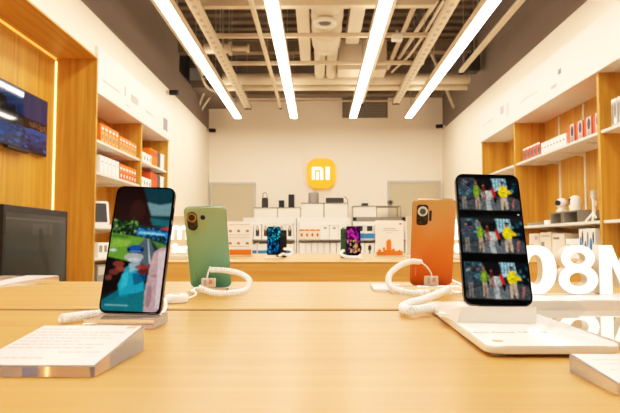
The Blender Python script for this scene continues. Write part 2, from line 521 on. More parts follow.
# vent grille on back wall
a = P(343, 92, YB - 0.35); b = P(389.5, 114.5, YB - 0.35)
t = thing('air_grille', 'grey return air grille high on the back wall', 'air vent', ((a.x + b.x) / 2, YB, b.z))
MB().box(a.x, b.x, YB - 0.03, YB - 0.004, b.z, a.z).build('grille_panel', M_grey, t)
f = MB().box(a.x, b.x, YB - 0.05, YB - 0.03, a.z - 0.05, a.z).box(a.x, b.x, YB - 0.05, YB - 0.03, b.z, b.z + 0.05).box(a.x, a.x + 0.05, YB - 0.05, YB - 0.03, b.z + 0.05, a.z - 0.05).box(b.x - 0.05, b.x, YB - 0.05, YB - 0.03, b.z + 0.05, a.z - 0.05)
f.build('frame', M_wallgrey, t)
s = MB()
for k in range(6):
    zz = b.z + 0.07 + k * 0.055
    s.box(a.x + 0.05, b.x - 0.05, YB - 0.05, YB - 0.031, zz, zz + 0.02)
s.build('louvre_slats', M_wallgrey, t)

# security cameras
def seccam(label, p, sx):
    t = thing('security_camera', label, 'camera', p)
    MB().box(p.x - 0.05 * sx, p.x - 0.0 * sx, p.y - 0.03, p.y + 0.03, p.z - 0.03, p.z + 0.03, 0.01).build('mount', M_white, t)
    MB().cyl((p.x, p.y, p.z), (p.x + 0.13 * sx, p.y - 0.02, p.z - 0.01), 0.042, 16).build('body', M_black, t, True)
    MB().cyl((p.x + 0.13 * sx, p.y - 0.02, p.z - 0.01), (p.x + 0.14 * sx, p.y - 0.02, p.z - 0.01), 0.03, 16).build('lens', M_dark, t, True)
p = PX(170, 92.5, XL + 0.05); seccam('small black camera on the left wall above the shelves', p, 1)
p = PX(209.5, 130.5, XL + 0.05); p.y = min(p.y, 12.4); seccam('small black camera in the back left wall corner', p, 1)
p = PX(441, 127.5, XR - 0.05); p.y = min(p.y, 12.4); seccam('small black camera in the back right wall corner', p, -1)

# ---------------------------------------------------------------- logo
a = P(307, 189, YB); b = P(335.5, 159, YB)
cx = (a.x + b.x) / 2; w = b.x - a.x; h = b.z - a.z
t = thing('logo_sign', 'glowing amber rounded square logo sign on the back wall', 'sign', (cx, YB, a.z))
MB().prism(rrect(w, h, w * 0.34, 10, cx, a.z), 'y', YB - 0.09, YB - 0.002, 0.01).build('sign_panel', M_logo, t, True)
s = w / 28.0
lg = MB()
yA, yB_ = YB - 0.1, YB - 0.091
zb = a.z + h / 2 - 6.0 * s; zt = zb + 12.2 * s
x0 = cx - 9.0 * s
arch = [(x0, zb), (x0, zt), (x0 + 7.4 * s, zt), (x0 + 9.4 * s, zt - .7 * s), (x0 + 10.4 * s, zt - 2.2 * s), (x0 + 10.7 * s, zt - 4 * s), (x0 + 10.7 * s, zb), (x0 + 8.3 * s, zb), (x0 + 8.3 * s, zt - 2.6 * s), (x0 + 2.4 * s, zt - 2.6 * s), (x0 + 2.4 * s, zb)]
lg.prism(arch, 'y', yA, yB_)
lg.box(x0 + 4.1 * s, x0 + 6.6 * s, yA, yB_, zb, zt - 4.6 * s)
lg.box(x0 + 13.4 * s, x0 + 17.0 * s, yA, yB_, zb, zt)
lg.build('logo_letters', M_logow, t)

ZPT = PX(96, 57.5, XL + .04).z
YPL = PX(95.5, 150, XL + .04).y                 # front edge of the portal's far side panel
# ---------------------------------------------------------------- left wooden portal with TV
t = thing('wooden_portal', 'large oak framed wall niche with a light strip at left', 'wall niche', (-2.5, 4, 0))
MB().box(-2.74, XL + 0.04, YPL, YPL + .035, 0, ZPT + .018, 0.003).build('side_panel', M_wood, t)
MB().box(-2.74, XL + 0.04, 2.0, 2.055, 0, ZPT + .018, 0.003).build('side_panel', M_wood, t)
MB().box(-2.74, XL + 0.04, 2.055, YPL, ZPT, ZPT + .018, 0.002).build('top_panel', M_woodx, t)
bp = MB()
yy = 2.055
for k in range(7):
    y1 = min(YPL, yy + 0.607); bp.box(-2.74, -2.71, yy, y1 - 0.003, 0, ZPT); yy = y1
bp.build('back_panel', M_wood, t)
MB().box(-2.708, -2.698, YPL - .012, YPL - .003, 0.05, ZPT - .03).build('light_strip', M_led, t)
MB().box(-2.705, -2.690, 2.1, YPL - .03, ZPT - .02, ZPT - .004).build('light_strip', mat('dim_led', '#ffdd99', 0.5, emit=1.0, ecol='#ffb850'), t)

# painted picture grids ------------------------------------------------
class Canvas:
    def __init__(s, w, h, bg='#000000'):
        s.w, s.h = w, h
        s.a = np.zeros((h, w, 3)); s.a[:] = rgb(bg)
        yy, xx = np.mgrid[0:h, 0:w]
        s.x = (xx + 0.5) / w; s.y = (yy + 0.5) / h    # y down
    def put(s, m, col, al=1.0):
        c = np.array(rgb(col)); m = m.astype(float)[..., None] * al
        s.a = s.a * (1 - m) + c * m
    def rect(s, x0, y0, x1, y1, col, al=1.0): s.put((s.x >= x0) & (s.x < x1) & (s.y >= y0) & (s.y < y1), col, al)
    def ell(s, cx, cy, rx, ry, col, al=1.0, rot=0):
        dx, dy = s.x - cx, s.y - cy
        c_, n_ = math.cos(rot), math.sin(rot)
        u = dx * c_ + dy * n_; v = -dx * n_ + dy * c_
        s.put((u / rx) ** 2 + (v / ry) ** 2 < 1, col, al)
    def poly(s, pts, col, al=1.0):
        m = np.zeros(s.x.shape, bool); n = len(pts)
        for i in range(n):
            x1, y1 = pts[i]; x2, y2 = pts[(i + 1) % n]
            if y1 == y2: continue
            cnd = ((s.y >= min(y1, y2)) & (s.y < max(y1, y2)) & (s.x < (x2 - x1) * (s.y - y1) / (y2 - y1) + x1))
            m ^= cnd
        s.put(m, col, al)
    def blur(s, n=1):
        for _ in range(n):
            p = np.pad(s.a, ((1, 1), (1, 1), (0, 0)), mode='edge')
            s.a = (p[1:-1, 1:-1] * 4 + (p[:-2, 1:-1] + p[2:, 1:-1] + p[1:-1, :-2] + p[1:-1, 2:]) * 2 + p[:-2, :-2] + p[:-2, 2:] + p[2:, :-2] + p[2:, 2:]) / 16
    def grain(s, amt, seed=0):
        r = np.random.RandomState(seed)
        n = r.rand(s.h // 3 + 1, s.w // 3 + 1).repeat(3, 0).repeat(3, 1)[:s.h, :s.w, None]
        s.a = s.a * (1 - amt + 2 * amt * n)
    def grad(s, c0, c1, x0=0, y0=0, x1=1, y1=1, vert=True):
        m = (s.x >= x0) & (s.x < x1) & (s.y >= y0) & (s.y < y1)
        t = ((s.y - y0) / (y1 - y0) if vert else (s.x - x0) / (x1 - x0))[..., None]
        g = np.array(rgb(c0)) * (1 - t) + np.array(rgb(c1)) * t
        s.a = np.where(m[..., None], g, s.a)
    def specks(s, x0, y0, x1, y1, cols, n, r, seed=1, asp=1.0):
        rn = random.Random(seed)
        for _ in range(n):
            s.ell(rn.uniform(x0, x1), rn.uniform(y0, y1), r * rn.uniform(.5, 1.3), r * asp * rn.uniform(.5, 1.3), rn.choice(cols), rn.uniform(.5, 1))

def attr_mat(name, emit, rough=0.08, spec=0.5):
    m = bpy.data.materials.new(name); m.use_nodes = True
    nt = m.node_tree; b = nt.nodes['Principled BSDF']
    a = nt.nodes.new('ShaderNodeVertexColor'); a.layer_name = 'picture'
    mlt = nt.nodes.new('ShaderNodeMix'); mlt.data_type = 'RGBA'; mlt.blend_type = 'MULTIPLY'
    mlt.inputs[0].default_value = 1; mlt.inputs[7].default_value = (0.03, 0.03, 0.03, 1)
    nt.links.new(a.outputs['Color'], mlt.inputs[6])
    nt.links.new(mlt.outputs[2], b.inputs['Base Color'])
    nt.links.new(a.outputs['Color'], b.inputs['Emission Color'])
    b.inputs['Emission Strength'].default_value = emit
    b.inputs['Roughness'].default_value = rough
    b.inputs['Specular IOR Level'].default_value = spec
    return m
def picture(cv, frm, mask=None):
    """cv -> mesh of small coloured faces. frm(u,v)->3d point with u right, v up in 0..1"""
    w, h = cv.w, cv.h
    verts = [frm(i / w, 1 - j / h) for j in range(h + 1) for i in range(w + 1)]
    faces = []; cols = []
    for j in range(h):
        for i in range(w):
            if mask and not mask((i + .5) / w, 1 - (j + .5) / h): continue
            k = j * (w + 1) + i
            faces.append((k, k + w + 1, k + w + 2, k + 1)); cols.append(cv.a[j, i])
    me = bpy.data.meshes.new('picture')
    me.from_pydata([tuple(v) for v in verts], [], faces)
    at = me.color_attributes.new('picture', 'FLOAT_COLOR', 'CORNER')
    arr = np.ones((len(faces), 4, 4)); arr[:, :, :3] = (np.array(cols) ** 1.12)[:, None, :]
    at.data.foreach_set('color', arr.ravel())
    return me
def picture_obj(name, cv, frm, m, parent, mask=None):
    me = picture(cv, frm, mask); me.materials.append(m)
    o = bpy.data.objects.new(name, me); COL.objects.link(o); o.parent = parent
    return o

# upper TV (on niche back)
X = -2.66
q = PX(48, 102, X); q2 = PX(48, 157.5, X)
y1 = q.y; z1 = q.z; z0 = q2.z
y0 = y1 - (z1 - z0) * 1.72
t = thing('mounted_television', 'wall mounted television with blue city picture on the oak niche', 'television', (X, (y0 + y1) / 2, z0))
MB().box(X - 0.035, X, y0, y1, z0, z1, 0.004).build('television_body', M_black, t)
MB().box(X - 0.05, X - 0.035, (y0 + y1) / 2 - 0.2, (y0 + y1) / 2 + 0.2, z0 + 0.15, z1 - 0.15).build('mounting_bracket', M_dark, t)
cv = Canvas(96, 54, '#0a1426')
cv.grad('#1c3e66', '#123a6e', 0, 0, 1, .45); cv.grad('#2460a0', '#0e2c55', 0, .62, 1, 1)
cv.poly([(.0, .5), (.0, .2), (.15, .25), (.2, .4), (.3, .3), (.36, .5), (.5, .42), (.62, .5), (.62, .62), (0, .66)], '#0a0f18')
for k in range(14): cv.rect(.03 + k * .035, .3 + (k * 7 % 5) * .04, .05 + k * .035, .66, '#0b1220')
cv.rect(.6, .48, 1, .58, '#33302e'); cv.specks(.62, .49, 1, .58, ['#8a5a3a', '#5a4a44', '#aa7050'], 30, .02, 3)
cv.specks(0, .66, 1, 1, ['#0c1a33', '#2a6cb0', '#102a50'], 60, .05, 4, .5)
picture_obj('screen', cv, lambda u, v: Vector((X + 0.0015, y0 + 0.012 + u * (y1 - y0 - .024), z0 + 0.018 + v * (z1 - z0 - .03))) - t.location, attr_mat('tv_picture', 0.8, 0.05, 0.45), t)
sb = MB().box(X - 0.01, X + 0.03, y0 + 0.15, y1 - 0.42, z0 - 0.028, z0 - 0.003, 0.004)
sb.build('sensor_bar', M_black, t)

# lower TV standing on console
X = -2.30
q = PX(68, 211.5, X); q2 = PX(66, 279, X)
y1 = q.y; z1 = q.z; z0 = z1 - 0.66; y0 = y1 - 1.13
t = thing('standing_television', 'large television standing low in front of the oak niche', 'television', (X, (y0 + y1) / 2, z0 - 0.06))
MB().box(X - 0.04, X, y0, y1, z0, z1, 0.005).build('television_body', M_black, t)
MB().prism([(y0 + .2, z0 - .06), (y0 + .24, z0 - .06), (y0 + .32, z0), (y0 + .28, z0)], 'x', X - 0.12, X + 0.08).build('foot', M_black, t)
MB().prism([(y1 - .2, z0 - .06), (y1 - .24, z0 - .06), (y1 - .32, z0), (y1 - .28, z0)], 'x', X - 0.12, X + 0.08).build('foot', M_black, t)
cv = Canvas(80, 46, '#4a4538')
cv.grad('#575247', '#4d4738', 0, 0, 1, .35); cv.grad('#4d4a39', '#3e3a2c', 0, .35, 1, 1)
cv.rect(0, .06, .95, .09, '#8a8373', .5); cv.rect(.4, .13, .75, .28, '#6f6a5e', .5)
cv.poly([(.5, .2), (.56, .2), (.62, .5), (.72, .7), (.74, .95), (.66, .95), (.62, .72), (.52, .5)], '#2f2a20', .7)
cv.poly([(.82, .15), (.95, .15), (.97, .9), (.8, .9)], '#3f5050', .6)
cv.rect(.66, .1, .67, .3, '#262119', .7)
picture_obj('screen', cv, lambda u, v: Vector((X + 0.0015, y0 + 0.03 + u * (y1 - y0 - .08), z0 + 0.02 + v * (z1 - z0 - .075))) - t.location, attr_mat('tv_dim_picture', 0.62, 0.15, 0.25), t)
kc = thing('media_console', 'low oak console cabinet under the standing television', 'cabinet', (X, (y0 + y1) / 2, 0))
MB().box(X - .28, X + .2, y0 - .3, y1 + .15, 0.05, z0 - .062, 0.004).build('cabinet_body', M_woodx, kc)
MB().box(X - .25, X + .17, y0 - .27, y1 + .12, 0, 0.05).build('plinth', M_dark, kc)
for k in range(3):
    a0 = y0 - .28 + k * (y1 - y0 + .41) / 3
    dd = MB().box(X + .2, X + .215, a0 + .01, a0 + (y1 - y0 + .41) / 3 - .01, 0.07, z0 - .08, 0.002).build('door', M_woodx, kc)
    MB().box(X + .215, X + .225, a0 + .1, a0 + .2, z0 - .13, z0 - .12).build('handle', M_dark, dd)

# ---------------------------------------------------------------- shelf units
def shelf_unit(label, side, xf, xb, bays, shelves, top, hdr_top, stands):
    """side +1 = left wall (faces +x), -1 = right wall (faces -x)"""
    d = side
    t = thing('shelving_unit', label, 'shelving unit', ((xf + xb) / 2, bays[0], 0))
    for yv in bays:
        MB().box(min(xf, xb), max(xf, xb), yv, yv + 0.05, 0, top, 0.002).build('side_panel', M_wood, t)
    MB().box(min(xb, xb - d * .03), max(xb, xb - d * .03), bays[0], bays[-1] + .05, 0, top).build('back_panel', M_wood, t)
    MB().box(min(xf, xb), max(xf, xb), bays[0], bays[-1] + .05, top, top + .02).build('top_board', M_white, t)
    MB().box(min(xf, xf + d * .035), max(xf, xf + d * .035), bays[0] , bays[-1] + .05, top - .005, hdr_top, 0.003).build('header_panel', M_white, t)
    for a, b in zip(bays, bays[1:]):
        for z in shelves:
            s = MB().box(min(xf - d * .01, xb), max(xf - d * .01, xb), a + .052, b - .002, z - .028, z, 0.002)
            so = s.build('shelf', M_white, t)
            n = 3 if b - a > 2 else 2
            for k in range(n):
                yy = a + (b - a) * (k + .7) / (n + .4)
                MB().prism([(xb + d * .005, z - .03), (xb + d * .30, z - .03), (xb + d * .30, z - .04), (xb + d * .005, z - .075)], 'y', yy, yy + .012).build('bracket', M_white, so)
        n = 3 if b - a > 2 else 2
        for k in range(n):
            yy = a + (b - a) * (k + .7) / (n + .4)
            MB().box(min(xb, xb + d * .012), max(xb, xb + d * .012), yy - .012, yy + .024, 0.1, top - .02).build('shelf_standard', M_white, t)
    return t
LS = [0.42, 0.72, 1.06, 1.63, 1.97]
unit_l = shelf_unit('tall oak wall shelving with white shelves, left of the room', 1, XL, -2.74, [YPL + .037, PX(141, 150, XL).y, PX(167.5, 150, XL).y], LS, 2.44, 2.93, None)
RS = [0.40, 0.72, 1.09, 1.93]
unit_r = shelf_unit('tall oak wall shelving with white shelves, right of the room', -1, XR, 3.04, [3.05, PX(600.5, 150, XR).y, PX(515, 150, XR).y, PX(482.5, 150, XR).y], RS, 2.48, 2.96, None)

# header graphics (flat prints)
def print_on_plane(name, X, px0, py0, px1, py1, m, parent, vert=False, th=0.002, d=1):
    """quad from pixel corners on the plane x=X"""
    a = PX(px0, py0, X); b = PX(px1, py1, X)
    MB().box(X, X + d * th, a.y, b.y, min(a.z, b.z), max(a.z, b.z)).build(name, m, parent)
M_pg = mat('pale_grey_ink', '#c2b5a4', 0.7); M_mg = mat('mid_grey_ink', '#8c8274', 0.7)
hx = XL + .036
def hdr_text(X, a, b, d, parent, hgt=.035):
    p0 = PX(*a, X); p1 = PX(*b, X); n = 7
    tm = MB(); z = (p0.z + p1.z) / 2
    rn = random.Random(int(a[0]))
    yy = min(p0.y, p1.y); ye = max(p0.y, p1.y)
    while yy < ye:
        w_ = rn.uniform(.03, .06)
        tm.box(X, X + d * .002, yy, yy + w_ * .7, z - hgt * rn.uniform(.2, .35), z + hgt * rn.uniform(.2, .4)); yy += w_
    tm.build('header_caption', mat('faint_caption_ink', '#d2c6b4', .7), parent)
hdr_text(hx, (103, 81), (119, 91), 1, unit_l)
hdr_text(hx, (146, 111), (153, 116), 1, unit_l)
print_on_plane('header_picture', hx, 131.5, 94, 138, 106, M_pg, unit_l)
print_on_plane('header_picture', hx, 126, 104, 130.5, 108, M_pg, unit_l)
print_on_plane('header_picture', hx, 124.9, 86, 125.7, 96, M_pg, unit_l)
print_on_plane('header_picture', hx, 163.5, 117, 167.3, 132, M_mg, unit_l)
hx = XR - .036
hdr_text(hx, (537, 92), (520, 102), -1, unit_r)
hdr_text(hx, (493, 119), (483, 126), -1, unit_r)
print_on_plane('header_picture', hx, 561, 68, 558.3, 75, M_mg, unit_r, d=-1)
print_on_plane('header_picture', hx, 556.5, 83, 551, 90, M_pg, unit_r, d=-1)
print_on_plane('header_picture', hx, 503.5, 105, 500.5, 115, M_pg, unit_r, d=-1)
print_on_plane('header_picture', hx, 509, 102, 506, 117, mat('palest_ink', '#ded2c2', .7), unit_r, d=-1)

# ---------------------------------------------------------------- product boxes
def pbox(name, label, cat, loc, size, body, prints, face, group=None, bev=0.002):
    """size (width along shelf, depth, height); front = local -Y; face in 'y-','x+','x-'"""
    rz = {'y-': 0, 'x+': PI / 2, 'x-': -PI / 2}[face]
    w, d, h = size
    o = MB().box(-w / 2, w / 2, 0, d, 0, h, bev).lbuild(name, body)
    o.location = loc; o.rotation_euler = (0, 0, rz)
    tag(o, label, cat, group)
    for (u0, u1, v0, v1, m, kind) in prints:
        mb = MB()
        if kind == 'r':
            mb.box(-w / 2 + u0 * w, -w / 2 + u1 * w, -.0022, -.0004, v0 * h, v1 * h)
        elif kind == 'e':
            cx, cz = -w / 2 + (u0 + u1) / 2 * w, (v0 + v1) / 2 * h
            mb.prism([(cx + (u1 - u0) * w / 2 * math.cos(a), cz + (v1 - v0) * h / 2 * math.sin(a)) for a in [k * 2 * PI / 16 for k in range(16)]], 'y', -.0032, -.0023)
        elif kind == 's':    # on the -x side face
            mb.box(-w / 2 - .002, -w / 2 - .0004, d * u0, d * u1, v0 * h, v1 * h)
        elif kind == 'S':    # on the +x side face
            mb.box(w / 2 + .0004, w / 2 + .002, d * u0, d * u1, v0 * h, v1 * h)
        mb.lbuild('printed_front', m, o)
    return o
def row(n, start, step, labels, **k):
    """a row: first built, the rest copied"""
    o = pbox(label=labels[0], loc=start, **k)
    for i in range(1, n):
        dup(o, Vector(start) + Vector(step) * i, labels[i])
    return o

# LEFT shelving goods (x positions: front edge X=-2.34)
xf = XL - .04
gp = [(.1, .9, .1, .6, mat('pale_orange_panel', '#f8a84c', .5), 'r'), (.25, .75, .2, .5, M_mg, 'e'), (.2, .8, .72, .84, M_card, 'r')]
row(5, (xf, 6.49, 1.97), (0, .118, 0), ['orange boxed gadget on top left shelf beside pillar, %s from the pillar' % ORD[i] for i in range(5)],
    name='product_box', cat='box', size=(.11, .2, .21), body=M_orange, prints=gp, face='x+', group='orange boxes by the pillar on the top left shelf')
row(6, (xf, 7.10, 1.97), (0, .112, 0), ['orange boxed gadget on top left shelf, second cluster, %s from left' % ORD[i] for i in range(6)],
    name='product_box', cat='box', size=(.105, .2, .18), body=M_orange, prints=gp, face='x+', group='orange boxes in the far cluster on the top left shelf')
row(5, (xf, 6.49, 1.63), (0, .125, 0), ['white boxed gadget on second left shelf beside pillar, %s from the pillar' % ORD[i] for i in range(5)],
    name='product_box', cat='box', size=(.12, .2, .2), body=M_card, prints=[(.35, .6, .62, .72, M_mg, 'e'), (.0, 1, .0, .02, M_mg, 'r'), (.97, 1, .02, 1, M_pg, 'r')], face='x+', group='white boxes on the second left shelf')
row(6, (xf, 7.13, 1.63), (0, .108, 0), ['orange boxed gadget on second left shelf, %s after the white boxes' % ORD[i] for i in range(6)],
    name='product_box', cat='box', size=(.10, .2, .19), body=M_orange, prints=[(.1, .9, .08, .5, M_redbrown, 'r'), (.25, .75, .15, .4, M_cream, 'e'), (.2, .8, .66, .8, M_card, 'r')], face='x+', group='orange boxes on the second left shelf')
for lvl, z in enumerate((1.97, 1.63)):
    sh = ['top', 'second'][lvl]
    row(4, (xf, 7.95, z), (0, .135, 0), ['small white box with dark dots on %s left shelf far bay, %s from the divider' % (sh, ORD[i]) for i in range(4)],
        name='product_box', cat='box', size=(.13, .2, .13), body=M_card, prints=[(.3, .7, .2, .7, M_mg, 'e')], face='x+')
    row(3, (xf - .02, 8.50, z), (0, .125, 0), ['tall %s box on %s left shelf far bay, %s after small white ones' % (['orange', 'red orange'][lvl], sh, ORD[i]) for i in range(3)],
        name='product_box', cat='box', size=(.12, .22, .25), body=[M_orange, M_red][lvl], prints=[(.1, .9, .6, .9, M_redbrown, 'r')], face='x+')
    pbox('product_box', 'narrow dark grey box on %s left shelf beside white box' % sh, 'box', (xf, 8.87, z), (.05, .2, .25), M_grey, [(.1, .9, .1, .9, M_dark, 'r')], 'x+')
    pbox('product_box', 'tall plain white box at the far end of %s left shelf' % sh, 'box', (xf, 9.03, z), (.2, .2, .24), M_card, [(.8, .97, .1, .9, M_pg, 'r')], 'x+')
# lower left shelf: white-framed tablet display and boxes with windows
p = PX(97, 224, XL - .1)
t = thing('tablet_frame', 'white framed tablet leaning on a stand on the left shelf', 'tablet', (XL - .12, 6.62, 1.06))
fr = MB(); fr.prism(rrect(.26, .27, .02), 'y', -.008, .008, .002)
ob = fr.lbuild('frame', M_card, t); ob.rotation_euler = (math.radians(-14), 0, math.radians(38)); ob.location = (0, 0, .02)
gl = MB(); gl.prism(rrect(.21, .22, .01, z0=.025), 'y', -.011, -.0085)
gl.lbuild('dark_screen', M_dark, ob)
ob = MB().box(-.14, .14, -.02, .09, 0, .02, .003).lbuild('base', M_card, t); ob.rotation_euler = (0, 0, math.radians(38))
row(4, (xf, 6.50, .72), (0, .15, 0), ['white box with grey window on the shelf below tablet, %s from the pillar' % ORD[i] for i in range(4)],
    name='product_box', cat='box', size=(.14, .2, .16), body=M_card, prints=[(.2, .8, .35, .8, M_grey, 'r'), (.3, .7, .42, .72, M_pg, 'r')], face='x+')
row(3, (xf, 6.55, .42), (0, .3, 0), ['grey carton on the low left shelf, %s from the pillar' % ORD[i] for i in range(3)],
    name='product_box', cat='box', size=(.27, .22, .22), body=M_grey, prints=[(.1, .9, .5, .9, M_ltgrey, 'r')], face='x+')

# RIGHT shelving goods
xf = XR + .05
g = 'goods'
row(5, (xf, 7.80, 1.93), (0, -.122, 0), ['small red and grey box on upper right shelf, %s from the far divider' % ORD[i] for i in range(5)],
    name='product_box', cat='box', size=(.105, .2, .17), body=M_red, prints=[(.35, .95, .05, .75, M_grey, 'r'), (.5, .85, .25, .7, M_dark, 'e'), (.0, 1., .86, .98, M_card, 'r')], face='x-')
row(8, (xf, 7.17, 1.93), (0, -.09, 0), ['narrow white box with dark dot on upper right shelf, %s after red ones' % ORD[i] for i in range(8)],
    name='product_box', cat='box', size=(.083, .2, .14), body=M_card, prints=[(.3, .65, .45, .62, M_dark, 'e'), (.0, .04, 0, 1, M_pg, 'r')], face='x-')
row(4, (xf, 6.36, 1.93), (0, -.195, 0), ['tall orange red box with dark bottle picture, %s after the white boxes' % ORD[i] for i in range(4)],
    name='product_box', cat='box', size=(.165, .2, .2), body=M_red, prints=[(.4, 1, 0, 1, M_ltgrey, 'r'), (.5, .92, .35, .92, M_dark, 'e'), (.52, .9, .05, .3, M_grey, 'r')], face='x-')
row(4, (xf, 5.43, 1.93), (0, -.105, 0), ['grey white tall package on upper right shelf nearest pillar, %s from the pillar' % ORD[i] for i in range(4)],
    name='product_box', cat='box', size=(.10, .2, .26), body=M_ltgrey, prints=[(.12, .42, .12, .8, M_grey, 'r'), (.55, .9, .35, .85, M_mg, 'e'), (.1, .9, .88, .97, M_card, 'r'), (.5, .9, .1, .3, M_card, 'r')], face='x-', group='grey packages beside the right pillar')
row(3, (xf, 4.98, 1.93), (0, -.16, 0), ['large white box with black stripe on upper right shelf, %s from grey packages' % ORD[i] for i in range(3)],
    name='product_box', cat='box', size=(.15, .2, .28), body=M_card, prints=[(.3, .42, .1, .9, M_dark, 'r')], face='x-')
# camera shelf: risers
z = 1.09
def riser(label, ya, yb, h=.13):
    t = thing('display_riser', label, 'display riser', (XR + .15, (ya + yb) / 2, z))
    x0, x1 = XR + .05, XR + .27
    MB().box(x0, x1, ya, yb, z + h - .012, z + h).build('top_board', M_grey, t)
    MB().box(x0, x1, ya, ya + .012, z, z + h - .012).build('side_board', M_grey, t)
    MB().box(x0, x1, yb - .012, yb, z, z + h - .012).build('side_board', M_grey, t)
    MB().box(x1 - .012, x1, ya + .012, yb - .012, z, z + h - .012).build('back_board', M_dark, t)
    return t
riser('grey open cube riser under the left white camera on right shelf', 6.66, 6.98)
riser('grey open cube riser under the right white camera on right shelf', 6.24, 6.62)
def homecam(label, x, yc, z, s, kind):
    t = thing('home_camera', label, 'security camera', (x, yc, z))
    if kind == 0:
        MB().lathe([(0, 0), (.045 * s, 0), (.048 * s, .02 * s), (.03 * s, .035 * s), (0, .036 * s)], (x, yc, z)).build('base', M_card, t, True)
        MB().lathe([(0, 0)] + [(.05 * s * math.sin(a), .05 * s - .05 * s * math.cos(a)) for a in [k * PI / 12 for k in range(1, 12)]] + [(0, .1 * s)], (x, yc, z + .03 * s)).build('head', M_card, t, True)
        o = MB().cyl((x - .035 * s, yc - .02 * s, z + .082 * s), (x - .052 * s, yc - .032 * s, z + .084 * s), .024 * s).build('lens', M_black, t, True)
    else:
        MB().lathe([(0, 0), (.05 * s, 0), (.055 * s, .03 * s), (.055 * s, .09 * s), (.045 * s, .125 * s), (.02 * s, .14 * s), (0, .142 * s)], (x, yc, z)).build('body', M_card, t, True)
        MB().box(x - .06 * s, x - .045 * s, yc - .012 * s, yc + .012 * s, z + .055 * s, z + .115 * s, .004).build('lens', M_black, t)
homecam('round white pan camera on the left grey riser', XR + .12, 6.82, z + .131, 1.25, 0)
homecam('bullet shaped white camera on the right grey riser', XR + .12, 6.46, z + .131, 1.15, 1)
t = thing('selfie_stand', 'white folding phone tripod standing on the right shelf', 'tripod', (XR + .1, 5.98, z))
cx, cy = XR + .1, 5.98
MB().tube([(cx, cy + .02, z + .06), (cx, cy, z + .16), (cx, cy + .015, z + .24)], .016, 10).build('stem', M_card, t, True)
for a in (-.13, .02, .12):
    MB().tube([(cx, cy + .02, z + .09), (cx - .03, cy - a, z + .008)], .010, 8).build('leg', M_card, t, True)
MB().box(cx - .015, cx + .015, cy - .02, cy + .05, z + .23, z + .31, .005).build('phone_clamp', M_ltgrey, t)
MB().box(cx - .02, cx + .02, cy - .03, cy + .0, z + .15, z + .2, .005).build('joint', M_card, t)
t = thing('remote_controller', 'dark flat controller lying by the white tripod on shelf', 'gadget', (XR + .1, 5.80, z))
MB().box(XR + .05, XR + .17, 5.72, 5.86, z + .001, z + .03, .01, 2).build('body', M_black, t)
MB().box(XR + .07, XR + .15, 5.74, 5.84, z + .03, z + .034).build('button_pad', M_dark, t)
t = thing('floor_scale', 'flat grey and white device at left end of camera shelf', 'gadget', (XR + .15, 7.45, z))
MB().box(XR + .05, XR + .3, 7.25, 7.75, z + .001, z + .035, .01, 2).build('body', M_grey, t)
MB().box(XR + .07, XR + .25, 7.1, 7.24, z + .001, z + .055, .01, 2).build('charging_dock', M_card, t)
# boxes on shelf under cameras
z = .72
for i, (ya, h, m, lab, pr) in enumerate((
    (7.58, .27, M_cream, 'tall cream carton at left end of the shelf under the cameras', [(.1, .5, .3, .5, M_mg, 'r'), (.6, .9, .7, .9, M_pg, 'r')]),
    (7.20, .28, M_cream, 'cream carton beside the tall one on the shelf under cameras', [(.1, .9, .80, .90, M_pg, 'r'), (.1, .4, .3, .6, M_mg, 'r')]),
    (6.82, .26, M_cream, 'third cream carton from the left on the shelf under cameras', [(.1, .6, .75, .85, M_mg, 'r')]),
    (6.44, .20, M_card, 'low white carton in the middle of shelf under cameras', [(.1, .35, .3, .7, M_mg, 'r'), (.5, .9, .6, .7, M_pg, 'r')]))):
    pbox('product_box', lab, 'box', (xf + .02, ya, z), (.34, .25, h), m, pr, 'x-')
pbox('product_box', 'white carton with blue toothbrush pictures behind the letter signs', 'box', (xf, 6.05, z), (.36, .25, .30), M_card,
     [(.06, .18, .2, .75, M_blue, 'e'), (.2, .30, .45, .95, M_navy, 'e'), (.36, .5, .15, .6, M_blue, 'e'), (.52, .62, .4, .9, M_mg, 'e'), (.68, .84, .25, .7, M_blue, 'e'), (.86, .95, .5, .9, M_navy, 'e')], 'x-')
row(3, (xf, 7.5, .40), (0, -.5, 0), ['rust coloured carton on the lowest right shelf, %s from far divider' % ORD[i] for i in range(3)],
    name='product_box', cat='box', size=(.42, .25, .25), body=M_redbrown, prints=[(.1, .5, .3, .7, M_card, 'r'), (.6, .9, .2, .5, M_dark, 'r')], face='x-')
row(3, (xf, 9.15, .72), (0, -.4, 0), ['cream carton on the far right bay shelf, %s from far end' % ORD[i] for i in range(3)],
    name='product_box', cat='box', size=(.34, .25, .25), body=M_cream, prints=[(.1, .9, .4, .8, M_pg, 'r')], face='x-')
row(3, (xf, 9.15, 1.09), (0, -.4, 0), ['white appliance box on far right bay middle shelf, %s from far end' % ORD[i] for i in range(3)],
    name='product_box', cat='box', size=(.3, .25, .3), body=M_card, prints=[(.2, .8, .2, .7, M_pg, 'e')], face='x-')

